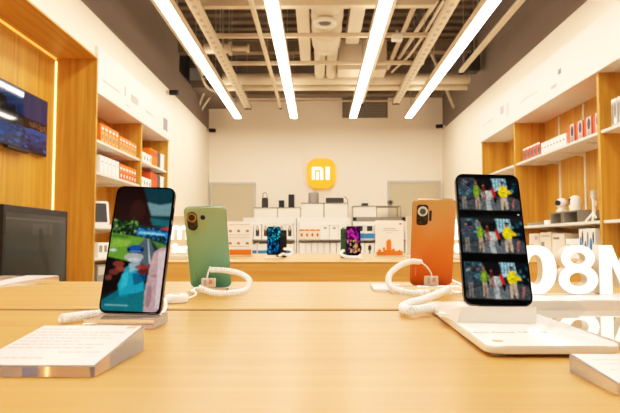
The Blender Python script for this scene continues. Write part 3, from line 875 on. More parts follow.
# ---------------------------------------------------------------- tables
def table(name, label, x0, x1, y0, y1, thick=.045):
    t = thing(name, label, 'table', ((x0 + x1) / 2, (y0 + y1) / 2, 0))
    MB().box(x0, x1, y0, y1, T - thick, T, .002).build('tabletop', M_table, t)
    for xx in (x0 + .06, x1 - .12):
        for yy in (y0 + .06, y1 - .12):
            MB().box(xx, xx + .06, yy, yy + .06, 0, T - thick - .0005, .003).build('leg', M_white, t)
    MB().box(x0 + .002, x1 - .002, y0 - .003, y0 - .0002, T - thick, T - .0015).build('gap_shade_band', mat('painted_gap_shade', '#5a3314', .6), t)  # dark band painting in the shade of the gap between the tables
    ap = MB().box(x0 + .12, x1 - .12, y0 + .07, y0 + .09, T - thick - .09, T - thick - .0005).box(x0 + .12, x1 - .12, y1 - .09, y1 - .07, T - thick - .09, T - thick - .0005)
    ap.build('apron', M_white, t)
    return t
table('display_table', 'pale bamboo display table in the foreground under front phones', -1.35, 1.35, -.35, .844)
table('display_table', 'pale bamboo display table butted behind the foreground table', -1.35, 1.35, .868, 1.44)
FX0, FX1, FY0, FY1 = -.97, 1.42, PZ(318, 261.8, T).y, 4.62
t = thing('display_counter', 'bamboo display counter across the middle of the shop', 'table', ((FX0 + FX1) / 2, 3.6, 0))
MB().box(FX0, FX1, FY0, FY1, T - .009, T, .001).build('countertop', M_table, t)
MB().box(FX0 + .002, FX1 - .002, FY0 + .002, FY1 - .002, .08, T - .0095).build('counter_body', M_fascia, t)
MB().box(FX0 + .05, FX1 - .05, FY0 + .06, FY1 - .06, 0, .08).build('plinth', M_dark, t)

# ---------------------------------------------------------------- phones
def phone_root(label, loc, tilt, roll, name='smartphone', group=None, yaw=0):
    R = Matrix.Rotation(yaw, 3, 'Z') @ Matrix.Rotation(tilt, 3, 'X') @ Matrix.Rotation(roll, 3, 'Y')
    return thing(name, label, 'phone', loc, group, R.to_euler())
def in_rr(u, v, w, h, r):
    x = abs(u - .5) * w; y = abs(v - .5) * h
    dx, dy = x - (w / 2 - r), y - (h / 2 - r)
    return not (dx > 0 and dy > 0 and dx * dx + dy * dy > r * r)
M_frame = mat('dark_metal_phone_frame', '#1d1c1f', 0.25, metal=.7)
M_glassb = mat('black_screen_glass', '#050506', 0.05, spec=.8)
M_pic = attr_mat('phone_picture', 0.95, 0.04, 0.5)
def phone_front(root, w, h, cv, th=.008, r=.008):
    MB().prism(rrect(w, h, r), 'y', .0, th, .0012).lbuild('frame', M_frame, root, True)
    MB().prism(rrect(w - .001, h - .001, r - .0005, z0=.0005), 'y', -.0006, -.0001).lbuild('bezel_glass', M_glassb, root)
    mw, mh = w - .0045, h - .005
    picture_obj('screen', cv, lambda u, v: Vector((-mw / 2 + u * mw, -.0009, .0028 + v * mh)), M_pic, root, lambda u, v: in_rr(u, v, mw, mh, r - .002))
    MB().box(w / 2 - .0003, w / 2 + .0009, .003, .005, h * .62, h * .70).lbuild('power_button', M_frame, root)
    MB().box(w / 2 - .0003, w / 2 + .0009, .003, .005, h * .74, h * .84).lbuild('volume_button', M_frame, root)

# left phone picture
cv = Canvas(110, 234, '#0d0a0c')
cv.grad('#241312', '#3a201c', 0, 0, 1, .36)
cv.ell(.40, .2, .14, .10, '#4c2822', .5)
cv.poly([(.46, 0), (1, 0), (1, .37), (.76, .34)], '#17434c')
cv.poly([(.56, .12), (.8, .14), (1, .12), (1, .23), (.66, .23)], '#86a8aa', .75)
cv.poly([(.64, .25), (1, .27), (1, .32), (.7, .31)], '#2f7a80', .7)
cv.poly([(.86, .335), (1, .32), (1, .36), (.88, .36)], '#c84a55', .8)
cv.blur(2)
def sl(x, y): return (x, y + .085 * x)
cv.poly([sl(0, .27), sl(1, .27), sl(1, .58), sl(0, .58)], '#22403a')
cv.poly([sl(.4, .30), sl(1, .285), sl(1, .37), sl(.45, .36)], '#2a86c8')
cv.poly([sl(.42, .325), sl(.95, .30), sl(.95, .315), sl(.45, .345)], '#9fdcf2', .9)
cv.specks(.42, .34, .95, .37, ['#0e3a6a', '#4aa8dc', '#0c2440'], 22, .02, 8, .5)
cv.specks(.0, .275, .46, .40, ['#0d1c12', '#2c5826', '#0a120e', '#6a9a40', '#a8c884', '#173020'], 150, .022, 5, .7)
cv.specks(.5, .395, .98, .45, ['#0c181a', '#1a3c2c', '#0a141a', '#24503a'], 90, .02, 6, .7)
cv.poly([sl(0, .385), sl(.35, .375), sl(.62, .365), sl(.42, .58), sl(0, .58)], '#6f9c3a')
cv.poly([sl(.05, .43), sl(.38, .41), sl(.3, .47), sl(0, .5)], '#93b850', .8)
cv.poly([sl(0, .395), sl(.3, .385), sl(.3, .40), sl(0, .415)], '#3f6a28', .8)
cv.poly([sl(.72, .375), sl(1, .385), sl(1, .48)], '#5c8444')
cv.poly([sl(.61, .365), sl(.69, .365), sl(.95, .58), sl(.38, .58), sl(.46, .47)], '#5b6870')
cv.poly([sl(.655, .37), sl(.665, .37), sl(.76, .56), sl(.73, .56)], '#cfd4d0', .9)
cv.ell(.46, .515, .15, .036, '#0c2448'); cv.ell(.46, .50, .12, .022, '#1d5a9c'); cv.rect(.36, .525, .56, .534, '#58b0e8', .9)
cv.ell(.45, .575, .17, .032, '#b8b4b4', .85); cv.ell(.47, .60, .12, .02, '#d0d6d8', .7)
cv.ell(.07, .525, .06, .012, '#dfe4e0', .8)
cv.poly([sl(0, .585), sl(.72, .585), sl(.72, .60), sl(0, .60)], '#08080a')
cv.poly([sl(0, .60), sl(1, .60), (1, 1), (0, 1)], '#171011')
cv.poly([(0, 1), (0, .88), (.2, .84), (.45, .80), (.78, .78), (.85, 1)], '#0f6c76')
cv.poly([(.34, .66), (.42, .63), (.56, .64), (.6, .72), (.68, .76), (.7, .84), (.3, .90), (.24, .80)], '#1f9fb6')
cv.poly([(.38, .63), (.56, .61), (.60, .66), (.42, .70)], '#a8bcc2', .8)
cv.poly([(.46, .71), (.70, .69), (.72, .76), (.52, .80)], '#0a4f78', .8)
cv.poly([(.28, .72), (.40, .68), (.40, .80), (.3, .84)], '#45c4d4', .6)
cv.ell(.20, .635, .10, .026, '#8c4438', .9); cv.ell(.24, .675, .09, .022, '#9a5040', .9); cv.ell(.14, .70, .09, .024, '#7a3a30', .9); cv.ell(.06, .745, .06, .022, '#84463a', .8)
cv.ell(.62, .655, .13, .020, '#9c4038', .9); cv.ell(.64, .69, .11, .018, '#6a2824', .9)
cv.poly([(0, .78), (.22, .76), (.26, .84), (0, .92)], '#120d0c', .9)
cv.poly([(0, .97), (.3, .88), (.74, .84), (.76, 1), (0, 1)], '#127a84', .7)
cv.poly([(.76, .60), (.80, .53), (.90, .495), (1, .49), (1, 1), (.74, 1), (.72, .85), (.74, .72)], '#c0a0a2')
cv.poly([(.88, .53), (1, .51), (1, .97), (.93, .97), (.90, .7)], '#e2cccc', .8)
cv.ell(.80, .88, .05, .09, '#8a5f5c', .6); cv.ell(.80, .62, .035, .03, '#d8a8a4', .8); cv.ell(.84, .72, .06, .012, '#96706e', .6)
cv.rect(.06, .955, .46, .960, '#9fc8c8', .8)
cv.grain(.12, 2); cv.blur(2)
lp = P(129.0, 313.8, .70)
root = phone_root('black phone with a driving picture, leaning on clear stand at left', lp, math.radians(-15.5), math.radians(2.2))
phone_front(root, .0727, .1575, cv)
PHL = root
# acrylic phone stand left
t = thing('acrylic_phone_stand', 'clear acrylic stand under the large left phone', 'phone stand', (lp.x, lp.y, T))
yF = .660
MB().box(lp.x - .0375, lp.x + .040, yF, .722, T + .0004, lp.z - .0012, .0008).build('base', M_acrw, t)
MB().box(lp.x - .036, lp.x + .036, .683, .6855, lp.z - .0012, lp.z + .002).build('lip', M_acr, t)
bk = MB(); th = math.radians(15.5)
bx = lambda s_, n_: (lp.y + .0105 + s_ * math.sin(th) + n_, lp.z + s_ * math.cos(th))
bk.prism([bx(0, 0), bx(.07, 0), bx(.07, .003), bx(0, .003)], 'x', lp.x - .02, lp.x + .02)
bk.build('back_rest', M_acr, t)

# right phone picture: three repeats of a street scene
cv = Canvas(100, 216, '#07090b')
def street(y0, y1, sh):
    H = y1 - y0
    Y = lambda v: y0 + v * H
    cv.grad('#1c2b31', '#2f3536', 0, y0, 1, y1)
    cv.poly([(0, Y(0)), (.28, Y(0)), (.36, Y(.5)), (.3, Y(.62)), (0, Y(.7))], '#3b4a50')
    cv.specks(.02, Y(.05), .34, Y(.5), ['#547f88', '#1a262b', '#2c5a66', '#7a95a0', '#16282c', '#9a5a70'], 40, .035, int(y0 * 90) + 3, .45)
    cv.poly([(.28, Y(0)), (.62, Y(0)), (.62, Y(.28)), (.42, Y(.4)), (.34, Y(.3))], '#15181b')
    cv.poly([(.56, Y(0)), (.8, Y(0)), (.82, Y(.3)), (.6, Y(.42))], '#9fc6d0')
    for k in range(5): cv.rect(.57 + k * .05, Y(.0), .59 + k * .05, Y(.3), '#35606a', .7)
    cv.poly([(.8, Y(0)), (1, Y(0)), (1, Y(.62)), (.85, Y(.6))], '#0f1a20')
    cv.specks(.82, Y(.1), 1, Y(.6), ['#29505a', '#0a1013', '#4a8a96'], 16, .03, int(y0 * 50) + 9, .45)
    cv.poly([(.3, Y(.62)), (.9, Y(.58)), (1, Y(.7)), (1, Y(1)), (0, Y(1)), (0, Y(.8))], '#4b5154')
    cv.poly([(.36, Y(.7)), (.5, Y(.62)), (.8, Y(.72)), (.7, Y(1)), (.3, Y(1))], '#6a7072')
    cv.poly([(.44, Y(.66)), (.51, Y(.66)), (.54, Y(1)), (.45, Y(1))], '#b4b8b2', .8)
    cv.poly([(.37, Y(.42)), (.56, Y(.38)), (.6, Y(.62)), (.5, Y(.68)), (.38, Y(.64))], '#9fa09a')
    cv.ell(.47, Y(.52), .07, .13 * H, '#d4d2c8', .7)
    def fig(x, s, shirt, legs, hat):
        cv.poly([(x - .05 * s, Y(.98)), (x - .045 * s, Y(.55)), (x + .06 * s, Y(.55)), (x + .075 * s, Y(.97)), (x + .03 * s, Y(.97)), (x + .01 * s, Y(.66)), (x - .012 * s, Y(.98))], legs)
        cv.poly([(x - .05 * s, Y(.58)), (x - .08 * s, Y(.45)), (x - .05 * s, Y(.25)), (x + .06 * s, Y(.24)), (x + .08 * s, Y(.4)), (x + .055 * s, Y(.58))], shirt)
        cv.ell(x, Y(.17), .028 * s, .06 * H, '#9a6a50'); cv.ell(x, Y(.125), .034 * s, .035 * H, hat)
    fig(.08, .6, '#44525a', '#857a72', '#4a4a4a')
    fig(.30, .68, '#7f9c34', '#a8907c', '#7a5038')
    cv.poly([(.33, Y(.3)), (.42, Y(.42)), (.41, Y(.46)), (.32, Y(.40))], '#5a8a3c')
    cv.rect(.30, Y(.3), .32, Y(.5), '#d0c030', .7)
    cv.poly([(.39, Y(.3)), (.45, Y(.3)), (.46, Y(.68)), (.4, Y(.68))], '#8a2626', .7); cv.ell(.42, Y(.24), .02, .04 * H, '#8a5a48')
    cv.poly([(.545, Y(.32)), (.59, Y(.3)), (.62, Y(.6)), (.575, Y(.64))], '#c42820'); cv.ell(.55, Y(.25), .022, .05 * H, '#2a1a18'); cv.poly([(.57, Y(.62)), (.63, Y(.6)), (.62, Y(.78)), (.59, Y(.78))], '#141414')
    fig(.74, .98, '#ecd313', '#bda58e', '#3a3a3e')
    cv.poly([(.79, Y(.3)), (.88, Y(.42)), (.89, Y(.48)), (.83, Y(.5)), (.79, Y(.42))], '#e0b818')
    cv.specks(.68, Y(.3), .8, Y(.55), ['#f7ee50', '#b8a010', '#ffe840'], 8, .02, 2, .4)
    cv.poly([(.88, Y(.66)), (.93, Y(.64)), (.9, Y(.95)), (.87, Y(.95))], '#c07068', .6)
street(.022, .292, 0); street(.362, .632, .0); street(.705, .975, 0)
cv.grain(.35, 5); cv.blur(1)
cv.ell(.955, .325, .012, .006, '#d8d8d8')
rp = P(499.2, 305.0, .675)
root = phone_root('black phone showing three street pictures, on the white stand at right', rp, math.radians(-21.5), math.radians(1.8))
phone_front(root, .0764, .164, cv, r=.009)

# ---- back-facing phones
def back_phone(root, w, h, gname, c0, c1, c2, r=.009, th=.0078):
    m = bpy.data.materials.new(gname); m.use_nodes = True
    nt = m.node_tree; b = nt.nodes['Principled BSDF']
    tc = nt.nodes.new('ShaderNodeTexCoord'); sx = nt.nodes.new('ShaderNodeSeparateXYZ')
    mr = nt.nodes.new('ShaderNodeMapRange'); mr.inputs['From Max'].default_value = h
    rp_ = nt.nodes.new('ShaderNodeValToRGB')
    rp_.color_ramp.elements[0].color = (*rgb(c0), 1); rp_.color_ramp.elements[1].color = (*rgb(c2), 1)
    e = rp_.color_ramp.elements.new(.5); e.color = (*rgb(c1), 1)
    nt.links.new(tc.outputs['Object'], sx.inputs[0]); nt.links.new(sx.outputs['Z'], mr.inputs['Value'])
    nt.links.new(mr.outputs[0], rp_.inputs['Fac']); nt.links.new(rp_.outputs['Color'], b.inputs['Base Color'])
    b.inputs['Roughness'].default_value = .28; b.inputs['Metallic'].default_value = .15; b.inputs['Coat Weight'].default_value = .2
    MB().prism(rrect(w, h, r), 'y', .0, th, .0022).lbuild('back_cover', m, root, True)
    MB().prism(rrect(w - .002, h - .002, r, z0=.001), 'y', th - .0008, th + .0005).lbuild('front_glass', M_glassb, root)
    MB().prism(rrect(w + .0009, h + .0009, r + .0004, z0=-.0004), 'y', .0018, th - .0006).lbuild('metal_frame', mat(gname + '_rim', tuple(v * .35 for v in rgb(c1)), .3, metal=.8), root, True)
    return m
gp_ = P(211.0, 287.5, 1.14)
root = phone_root('mint green phone seen from the back, on clear stand', gp_, math.radians(23), math.radians(-.9))
back_phone(root, .0757, .1605, 'mint_green_glass', '#66c2b0', '#86c6b0', '#a6c8a0')
# its camera island: round lens above an oval
cx, cz = -.0235, .143
MB().prism(rrect(.0185, .036, .009, 8, cx, cz - .026), 'y', -.0016, .0004, .0004).lbuild('camera_island', mat('dark_brown_glass', '#3b2c1c', .15), root, True)
for (dx, dz, rr, mm) in ((0, 0, .0088, mat('gold_ring', '#b09860', .2, metal=.8)), (0, -.0165, .0062, M_black)):
    o = MB().cyl((cx + dx, -.0034 if dz == 0 else -.0022, cz + dz), (cx + dx, -.001, cz + dz), rr, 24).lbuild('lens_ring', mm, root, True)
    MB().cyl((cx + dx, -.0042 if dz == 0 else -.003, cz + dz), (cx + dx, -.0036 if dz == 0 else -.0024, cz + dz), rr * .68, 24).lbuild('lens', M_glassb, o, True)
MB().cyl((cx + .0195, -.0012, cz - .001), (cx + .0195, .0003, cz - .001), .0045, 18).lbuild('small_lens', M_black, root, True)
MB().prism(rrect(.011, .016, .004, 5, cx + .018, cz - .025), 'y', -.0004, .0003).lbuild('flash_plate', mat('pale_mint_plate', '#a5c290', .3), root)
MB().box(-.0262, -.0243, -.0004, .0, .022, .034).lbuild('maker_mark', mat('grey_green_print', '#7c9a80', .4), root)
GREEN = root
op = P(431, 285.5, 1.12)
root = phone_root('orange bronze phone seen from the back, right of centre', op, math.radians(19), math.radians(-.4))
back_phone(root, .0764, .164, 'bronze_orange_glass', '#ee6c10', '#e88c3c', '#d8a866')
cx, cz = -.0215, .146
MB().prism(rrect(.0205, .038, .0055, 6, cx, cz - .0285), 'y', -.0018, .0004, .0004).lbuild('camera_island', mat('dark_bronze_glass', '#2c2015', .12), root, True)
o = MB().cyl((cx, -.0045, cz - .002), (cx, -.0015, cz - .002), .0088, 24).lbuild('lens_ring', mat('silver_ring', '#e4e0d8', .3), root, True)
MB().cyl((cx, -.0052, cz - .002), (cx, -.0046, cz - .002), .0055, 24).lbuild('lens', M_glassb, o, True)
for (dx, dz) in ((-.0042, -.0155), (.0045, -.0155), (-.0042, -.0235)):
    MB().cyl((cx + dx, -.0026, cz + dz), (cx + dx, -.0017, cz + dz), .0032, 14).lbuild('small_lens', M_black, root, True)
MB().prism(rrect(.0045, .020, .002, 4, cx + .0145, cz - .021), 'y', -.0008, .0003).lbuild('flash_plate', M_black, root)
MB().box(-.03, -.0285, -.0004, .0, .02, .036).lbuild('maker_mark', mat('pale_orange_print', '#f0b080', .4), root)
ORANGE = root

def clear_stand(label, p, x0, x1):
    t = thing('acrylic_phone_stand', label, 'phone stand', (p.x, p.y, T))
    MB().box(p.x + x0, p.x + x1, p.y - .02, p.y + .06, T + .0004, T + .0034).build('base', M_acr, t)
    zt = p.z - .0012
    MB().box(p.x + x0 + .01, p.x - x0 - .01, p.y - .013, p.y - .010, T + .0036, zt + .002).build('lip', M_acr, t)
    if zt - T > .006:
        MB().box(p.x + x0 + .01, p.x - x0 - .01, p.y - .006, p.y + .020, T + .0036, zt - .0002).build('ledge', M_acr, t)
clear_stand('clear acrylic stand under the mint green phone', gp_, -.04, .062)
clear_stand('clear acrylic stand under the orange phone', op, -.075, .045)

# security sensors + coiled tethers
def sensor(label, p, w=.026, h=.017):
    t = thing('security_sensor', label, 'security tag', p)
    MB().box(p.x - w / 2, p.x + w / 2, p.y - .010, p.y, p.z - h / 2, p.z + h / 2, .002, 2).build('sensor_body', mat('pinkish_white_plastic', '#f4e3d4', .4), t)
    MB().box(p.x - w * .3, p.x - w * .12, p.y - .0115, p.y - .0102, p.z - h * .3, p.z + h * .3).build('clip', M_ltgrey, t)
    MB().box(p.x + w * .05, p.x + w * .3, p.y - .0115, p.y - .0102, p.z - h * .1, p.z + h * .3).build('indicator', mat('pink_print', '#e0a898', .5), t)
    return t
# positions on the back faces (subtract a hair towards the camera)
gs = P(209, 282.5, 1.116)
sensor('white security sensor stuck on the mint green phone', gs)
os_ = P(430.5, 280.5, 1.122)
sensor('white security sensor stuck on the orange phone', os_, .026, .019)

def tether(label, coilpts, R, pitch, wire, tails, name='coiled_tether'):
    t = thing(name, label, 'cable', Vector(coilpts[len(coilpts) // 2]))
    MB().tube(coil_path(coilpts, R, pitch), wire, 6).build('coiled_cord', M_cable, t, True)
    for tl in tails:
        MB().tube(catmull(tl, 10), wire * .75, 8).build('straight_cord', M_cable, t, True)
    return t
# green phone tether (arc right of phone)
g1 = [P(210, 269.5, 1.10), P(226, 270.5, 1.10), P(241, 274, 1.09), P(249.5, 281, 1.07), P(246, 290, 1.05), P(232, 294.5, 1.03), P(215, 293.5, 1.025), P(198, 287.5, 1.03)]
def clampz(pts, r):
    return [Vector((p.x, p.y, max(p.z, T + r))) for p in pts]
g1 = clampz(g1, .0085)
tether('white coiled security cord looping right of the mint green phone', g1, .0037, .0045, .0019,
       [[gs + Vector((0, -.011, .002)), gs + Vector((0, -.018, .012)), g1[0] + Vector((0, 0, .004)), g1[0]],
        clampz([g1[-1], P(194, 289, 1.02), P(196, 294, .99), P(190, 297.5, .965), P(183, 299, .96)], .003)])
# little white puck
pk = PZ(176.5, 300, T + .004)
t = thing('cable_puck', 'small white cable dock between left phone and green phone', 'cable dock', (pk.x, pk.y, T))
MB().prism([(pk.x + .017 * math.cos(a) * (1.05 if math.cos(a) > 0 else 1), pk.y + .022 * math.sin(a)) for a in [k * 2 * PI / 24 for k in range(24)]], 'z', T + .0004, T + .013, .003).build('dock_body', M_cable, t, True)
MB().box(pk.x - .006, pk.x + .006, pk.y - .006, pk.y + .006, T + .013, T + .0145, .001).build('dock_button', M_ltgrey, t)
tag(MB().tube(catmull(clampz([Vector((pk.x - .018, pk.y, T + .006)), PZ(166, 306, T + .003), PZ(164, 311, T + .003), PZ(160, 316, T + .003)], .0025), 8), .0022, 8).build('dock_lead', M_cable, smooth=True),
    'thin white lead from the small dock to left phone stand', 'cable')
# left phone's coil (lies left of the phone)
c1 = clampz([P(60, 322, .70), P(68, 319.5, .71), P(80, 316.5, .725), P(92, 315, .74), P(104, 316, .75)], .0068)
tether('white coiled security cord lying left of the left phone', c1, .0038, .0046, .0019, [])
# orange phone tether: arc to the left
o1 = [P(421, 262, 1.10), P(411, 261.5, 1.09), P(399, 266, 1.07), P(389.5, 275, 1.05), P(390, 285.5, 1.03), P(401, 291, 1.02), P(415, 293, 1.02), P(429, 292.5, 1.02)]
o1 = clampz(o1, .0085)
tether('white coiled security cord looping left of the orange phone', o1, .0036, .0045, .0019,
       [[o1[0], P(427, 267, 1.10), os_ + Vector((-.001, -.012, .014)), os_ + Vector((0, -.011, .004))]])
# second coil towards white pad
o2 = [P(449, 288.5, .98), P(438, 294, .95), P(424, 301, .91), P(410, 309, .85), P(403, 316, .80), P(409, 319.5, .765), P(421, 315.5, .775), P(434, 309, .80)]
o2 = clampz(o2, .0095)
tether('thick white coiled cord sweeping from the orange phone to white pad', o2, .0042, .0050, .0021,
       [clampz([o2[0], P(457, 287, 1.0), P(470, 291, .98)], .003)])
tag(MB().tube(catmull(clampz([PZ(452, 280, T + .004), PZ(460, 284, T + .004), PZ(468, 290, T + .004), PZ(474, 296, T + .004)], .003), 8), .002, 8).build('thin_lead', M_cable, smooth=True),
    'thin white lead lying behind the right phone', 'cable')

# ---------------------------------------------------------------- white pad under right phone
zt = T + .0100
FL = PZ(487.5, 345.8, zt); FR = PZ(624, 345.8, zt); BL = PZ(425, 301.5, zt); BR = PZ(522, 309.5, zt)
BR = Vector((FR.x + (BL.x - FL.x) * .95, BL.y, zt))
def rounded_quad(q, r, n=5):
    out = []
    for i in range(4):
        a = Vector(q[i - 1][:2]); b = Vector(q[i][:2]); c_ = Vector(q[(i + 1) % 4][:2])
        d1 = (a - b).normalized(); d2 = (c_ - b).normalized()
        s0, s1 = b + d1 * r, b + d2 * r
        for k in range(n + 1):
            u_ = k / n
            out.append(tuple((1 - u_) ** 2 * s0 + 2 * u_ * (1 - u_) * b + u_ ** 2 * s1))
    return out
t = thing('display_pad', 'white rounded display pad under the right phone', 'display base', ((FL.x + FR.x) / 2, (FL.y + BL.y) / 2, T))
M_pad = mat('satin_white_pad', '#fdf3e6', .22, coat=.3)
MB().prism(rounded_quad([FL, FR, BR, BL], .014), 'z', T + .0032, zt, .0015).build('pad_plate', M_pad, t, True)
for p in (FL + Vector((.012, .012, 0)), FR + Vector((-.012, .012, 0)), BL + Vector((.012, -.012, 0)), BR + Vector((-.012, -.012, 0))):
    MB().cyl((p.x, p.y, T + .0003), (p.x, p.y, T + .0031), .006, 16).build('foot', M_ltgrey, t, True)
pt = PZ(505, 333.0, zt)
text_obj('pad_caption', 'Redmi Note 10 Pro', .0105, mat('caption_ink', '#c9b79e', .6), t, Vector((pt.x, pt.y, zt + .0003)) - t.location, (0, 0, math.radians(2)), .0001)
pl = PZ(498, 341.0, zt)
lo = MB().prism(rrect(.009, .0085, .0028, 5, 0, 0), 'z', 0, .0003)
ob = lo.lbuild('pad_logo', mat('pad_logo_orange', '#eeb27a', .5), t); ob.location = Vector((pl.x, pl.y - .004, zt + .0002)) - t.location
# phone stand on pad
t = thing('white_phone_stand', 'white angular stand holding the right phone on the pad', 'phone stand', (rp.x, .67, zt))
xl, xr = P(464, 320, .64).x, P(536.5, 320, .64).x
topz = rp.z + .0015
M_stand = mat('warm_white_stand', '#fff6ea', .3)
sm = MB()
sm.hexa([(xl - .006, .645, zt + .0002), (xr, .640, zt + .0002), (xr + .003, .73, zt + .0002), (xl - .012, .73, zt + .0002)],
        [(xl - .001, .646, topz), (xr + .001, .642, topz), (xr + .001, .668, topz - .0035), (xl - .001, .668, topz - .0035)])
sm.build('front_block', M_stand, t)
bk = MB(); th = math.radians(21.5)
bx = lambda s_, n_: (rp.y + .0105 + s_ * math.sin(th) + n_, rp.z + s_ * math.cos(th))
bk.prism([bx(-.006, -.001), bx(.05, 0), bx(.05, .004), (bx(0, 0)[0] + .04, zt + .0003), (bx(0, 0)[0], zt + .0003)], 'x', rp.x - .02, rp.x + .02)
bk.build('back_support', M_stand, t)
MB().cyl((xl + .004, .70, zt + .0004), (xl + .004, .70, zt + .0045), .018, 24).build('cord_disc', M_cable, t, True)

# clear polished sheet right of the pad
a0 = PZ(560, 345, T + .006)
t = tag(MB().box(.272, .60, .50, .800, T + .0004, T + .006, .001).build('acrylic_sheet', M_mirror), 'polished clear acrylic sheet between the white pad and letters', 'acrylic sheet')

# letters 1 0 8 M P on a white plinth
yP0 = .826
t = thing('letter_plinth', 'long white plinth under the illuminated letters', 'plinth', (.45, yP0 + .05, T))
MB().box(.22, .72, yP0, yP0 + .10, T + .0003, T + .018, .0015).build('plinth_body', M_stand, t)
PLT = t
pc = P(575, 300, yP0 - .01)
MB().prism([(.235, T + .001), (pc.x + .016, T + .001), (pc.x, T + .0175), (.235, T + .0175)], 'y', yP0 - .018, yP0 - .0005).build('plinth_end_block', M_pad, t)

def glyph(name, label, outlines, x, z0, yc, depth):
    """outlines: list of closed 2-D point lists (first = outer, others = holes or separate)"""
    cu = bpy.data.curves.new(name, 'CURVE'); cu.dimensions = '2D'; cu.fill_mode = 'BOTH'; cu.extrude = depth / 2; cu.bevel_depth = .0006; cu.offset = -.0006
    for pts in outlines:
        sp = cu.splines.new('POLY'); sp.points.add(len(pts) - 1); sp.use_cyclic_u = True
        for i, p in enumerate(pts): sp.points[i].co = (p[0], p[1], 0, 1)
    o = bpy.data.objects.new(name, cu); COL.objects.link(o)
    me = bpy.data.meshes.new_from_object(o.evaluated_get(bpy.context.evaluated_depsgraph_get()))
    bpy.data.objects.remove(o)
    t = thing(name, label, 'letter sign', (x, yc, z0))
    def part(nm, mt, sy, ty):
        m2 = me.copy(); m2.materials.clear(); m2.materials.append(mt)
        o2 = bpy.data.objects.new(nm, m2); COL.objects.link(o2); o2.parent = t
        o2.rotation_euler = (PI / 2, 0, 0); o2.scale = (1, 1, sy); o2.location = (0, ty, 0)
    part('letter_body', M_letterside, 1.0, 0)
    part('lit_face', M_letter, .08, -depth / 2 - depth * .04 - .0007)
    return t
def ellp(cx, cz, rx, rz, n=40, rev=False, sq=2.0):
    pts = []
    for k in range(n):
        a = 2 * PI * k / n; c_, s_ = math.cos(a), math.sin(a)
        pts.append((cx + rx * math.copysign(abs(c_) ** (2 / sq), c_), cz + rz * math.copysign(abs(s_) ** (2 / sq), s_)))
    return pts[::-1] if rev else pts
yc = .905; dp = .020; z0 = T + .0187
yf = yc - dp / 2
def lx(px): return P(px, 280, yf).x
Hh = P(577, 245, yf).z - P(577, 294, yf).z
# eight
x8 = (lx(558.5) + lx(597.5)) / 2
R1 = (lx(597.5) - lx(558.5)) / 2
def union_outline(cz1, rx1, rz1, cz2, rx2, rz2):
    pts = []
    right = []
    n = 60
    zmin = cz1 - rz1; zmax = cz2 + rz2
    for k in range(n + 1):
        a = -PI / 2 + PI * k / n
        z = (zmin + zmax) / 2 + (zmax - zmin) / 2 * math.sin(a)
        w_ = 0
        for cz, rx, rz in ((cz1, rx1, rz1), (cz2, rx2, rz2)):
            v = 1 - ((z - cz) / rz) ** 2
            if v > 0: w_ = max(w_, rx * math.sqrt(v))
        right.append((w_, z))
    pts = right + [(-x, z) for x, z in right[1:-1][::-1]]
    return pts
r2 = R1 * .85
zlo = Hh * .30; zhi = Hh * .735
glyph('letter_eight', 'illuminated white number 8 of the letter sign', [union_outline(zlo, R1, Hh * .30, zhi, r2, Hh * .265), ellp(0, zlo, R1 * .48, Hh * .145, rev=True), ellp(0, zhi, r2 * .48, Hh * .12, rev=True)], x8, z0, yc, dp)
x0_ = lx(535.5)
glyph('letter_zero', 'illuminated white number 0 half hidden by right phone', [ellp(0, Hh / 2, (lx(556) - lx(515)) / 2, Hh / 2, sq=2.2), ellp(0, Hh / 2, (lx(543) - lx(528)) / 2, Hh * .31, rev=True, sq=2.2)], x0_, z0, yc, dp)
W1 = .017
glyph('letter_one', 'illuminated white number 1 hidden behind the right phone', [[(-W1 / 2, 0), (W1 / 2, 0), (W1 / 2, Hh), (-W1 / 3, Hh), (-W1 * 1.2, Hh * .84), (-W1 * 1.2, Hh * .66), (-W1 / 2, Hh * .76)]], lx(498), z0, yc, dp)
WM = .066; s_ = .0175
xm = lx(599.5)
glyph('letter_m', 'illuminated white letter M at the right edge', [[(0, 0), (s_, 0), (s_, Hh * .62), (WM / 2, Hh * .12), (WM - s_, Hh * .62), (WM - s_, 0), (WM, 0), (WM, Hh), (WM - s_ * 1.05, Hh), (WM / 2, Hh * .46), (s_ * 1.05, Hh), (0, Hh)]], xm, z0, yc, dp)
glyph('letter_p', 'illuminated white letter P beyond the letter M', [[(0, 0), (s_, 0), (s_, Hh * .38), (.03, Hh * .38), (.044, Hh * .46), (.05, Hh * .68), (.044, Hh * .92), (.03, Hh), (0, Hh)], [(s_, Hh * .56), (s_, Hh * .82), (.028, Hh * .82), (.033, Hh * .69), (.028, Hh * .56)]], xm + WM + .010, z0, yc, dp)

